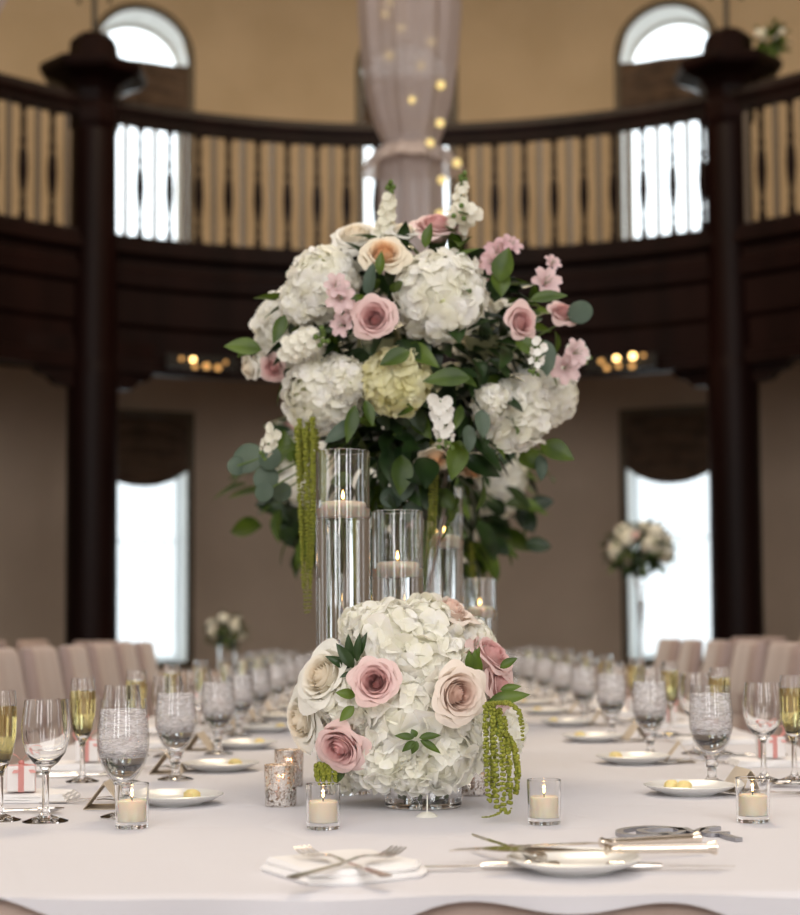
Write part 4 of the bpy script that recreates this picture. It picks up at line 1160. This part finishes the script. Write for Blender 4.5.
place_flat(f1, 'fork', M['silver'], (342,866), R_(124), 'silver fork with tines upper left on the near napkin', 'fork', tilt=-.02, z=.0165)
place_flat(f2, 'fork', M['silver'], (348,867), R_(50), 'silver fork with tines upper right on the near napkin', 'fork', tilt=-.03, z=.0185)
pp = T(574, 872); pl_ = dup(pla); pl_.location = (pp.x, pp.y, TZ+.0004); pl_['label'] = 'white bread plate with crossed knives at the near edge of the table'; del pl_['group']
kb = knife_mb(.10, .085, .008)
a_, b_ = T(462,838), T(552,862)
place_flat(knife_mb(.12,.10,.008), 'butter_knife', M['silver'], (509,851), R_(112), 'slim silver knife pointing up left from the near plate rim', 'knife', tilt=-.02, z=.014)
# cake knife and server with long handles
def long_knife(Lb, Lh, server=False):
    mb = MB()
    mb.lathe([(0,0),(.0055,0),(.0075,.003),(.0055,.006),(.0045,.012),(.0052,.02),(.0056,Lh*.6),(.0066,Lh-.01),(.0066,Lh-.006),(.0088,Lh),(.0088,Lh+.003),(0,Lh+.003)], 20, X=Matrix.Translation((0,0,.0095)) @ Matrix.Rotation(PI/2,4,'Y'))
    if server: pts = [(0,.003),(-.03,.004),(-.05,.012),(-.09,.022),(-.13,.018),(-.155,.001)]
    else: pts = [(0,.0035),(-.012,.008),(-Lb*.6,.011),(-Lb*.92,.008),(-Lb,.001)]
    if server: ring = [[(x,-w,.0085+.004*math.sin(-x*9)),(x,w,.0085+.004*math.sin(-x*9)),(x,w,.0070+.004*math.sin(-x*9)),(x,-w,.0070+.004*math.sin(-x*9))] for x, w in pts]
    else: ring = [[(x,-.004,.0105),(x,-.004+2*w,.0095),(x,-.004,.0085)] for x, w in pts]
    mb.grid(ring, close=True); return mb
a_, b_ = T(600,853), T(714,846)
place_flat(long_knife(.21, .142), 'cake_knife', M['champgold'], (600,850), math.atan2((b_-a_).y, (b_-a_).x)-.05, 'long cake knife with slim champagne silver handle lying behind the near plate', 'knife', z=.012)
place_flat(long_knife(.16, .138, True), 'cake_server', M['champgold'], (604,857), .06, 'cake server with slim handle lying beside the cake knife on the near plate', 'cake server', z=.018)
place_flat(knife_mb(.12,.10,.008), 'dinner_knife', M['silver'], (480,871), PI+.02, 'dinner knife lying left of the near plate', 'knife')
place_flat(knife_mb(.09,.07,.006), 'dinner_knife', M['silver'], (662,871), 0, 'dinner knife lying right of the near plate', 'knife')
# grey metal script sign lying on cloth
sg_ = thing('script_sign', T(680,838), 'flat brushed grey metal script lettering lying on the cloth beside the cake knife', 'sign')
def ribbon(pts, w=.0045, h=.006):
    mb = MB(); N = len(pts); rows = []
    V = [Vector((x,y,0)) for x,y in pts]
    for i in range(N):
        t_ = (V[min(i+1,N-1)]-V[max(i-1,0)]).normalized(); n_ = Vector((-t_.y, t_.x, 0))*w/2
        rows.append([tuple(V[i]-n_+Vector((0,0,.0005))), tuple(V[i]+n_+Vector((0,0,.0005))), tuple(V[i]+n_+Vector((0,0,h))), tuple(V[i]-n_+Vector((0,0,h)))])
    mb.grid(rows, close=True); o = len(mb.v)-4*N; mb.f += [(o+3,o+2,o+1,o),(len(mb.v)-4,len(mb.v)-3,len(mb.v)-2,len(mb.v)-1)]; mb.m += [0,0]; return mb
base = T(680, 838)
def TP(lst): return [((T(x,y)-base).x, (T(x,y)-base).y) for x,y in lst]
def smooth_pts(lst, n=8):
    out = []
    for i in range(len(lst)-1):
        p0,p1,p2,p3 = lst[max(i-1,0)],lst[i],lst[i+1],lst[min(i+2,len(lst)-1)]
        for k in range(n):
            t = k/n; out.append(tuple(.5*(2*p1[j]+(p2[j]-p0[j])*t+(2*p0[j]-5*p1[j]+4*p2[j]-p3[j])*t*t+(3*p1[j]-p0[j]-3*p2[j]+p3[j])*t**3) for j in (0,1)))
    return out+[lst[-1]]
for nm, lst in (('letter_loop', [(684,834),(672,831),(645,830),(622,833),(622,837),(640,839),(668,838),(682,835),(676,832),(655,832),(640,834),(652,837),(672,836)]),
        ('letter_stroke', [(683,831),(692,835),(697,835),(703,832),(718,830)]),
        ('letter_curl', [(706,832),(704,835),(712,837),(722,836),(730,836)]),
        ('letter_tail', [(722,837),(730,840),(739,842)]),
        ('letter_leg', [(662,837),(670,840),(677,843)])):
    ribbon(smooth_pts(TP(lst)), .012).build(nm, M['steel'], sg_, smooth=False)

# remaining prototypes never used would sit at the origin: all are placed above
# ------------------------------------------------------------------ light
w = bpy.data.worlds.new('sky'); scene.world = w; w.use_nodes = True
bg = w.node_tree.nodes['Background']; bg.inputs[0].default_value = (.88,.96,1,1); bg.inputs[1].default_value = 3.0
def area(name, loc, size, power, col, target, sy=None):
    ld = bpy.data.lights.new(name, 'AREA'); ld.energy = power; ld.color = col; ld.size = size; ld.shape = 'RECTANGLE'; ld.size_y = sy or size
    o = bpy.data.objects.new(name, ld); COL.objects.link(o); o.location = loc
    o.rotation_euler = (Vector(target)-Vector(loc)).to_track_quat('-Z', 'Y').to_euler(); return o
area('skylight', (.2,3.2,8.9), 7.0, 240, (1,.97,.97), (.1,3.2,0))
area('upper_wall_fill', (.1,9.5,8.9), 3.0, 600, (1,.80,.55), (.1,9.6,0))  # added warm fill to brighten the upper far wall; no fixture hangs here
area('frontal_fill', (0,-4.6,4.0), 12, 880, (1,.97,.95), (.1,3,1), 6)  # unseen fill sheet added in front of the rear wall to brighten flower fronts
vs = scene.view_settings; vs.view_transform = 'Standard'; vs.look = 'None'; vs.gamma = 1; vs.use_curve_mapping = False; vs.exposure = -0.12
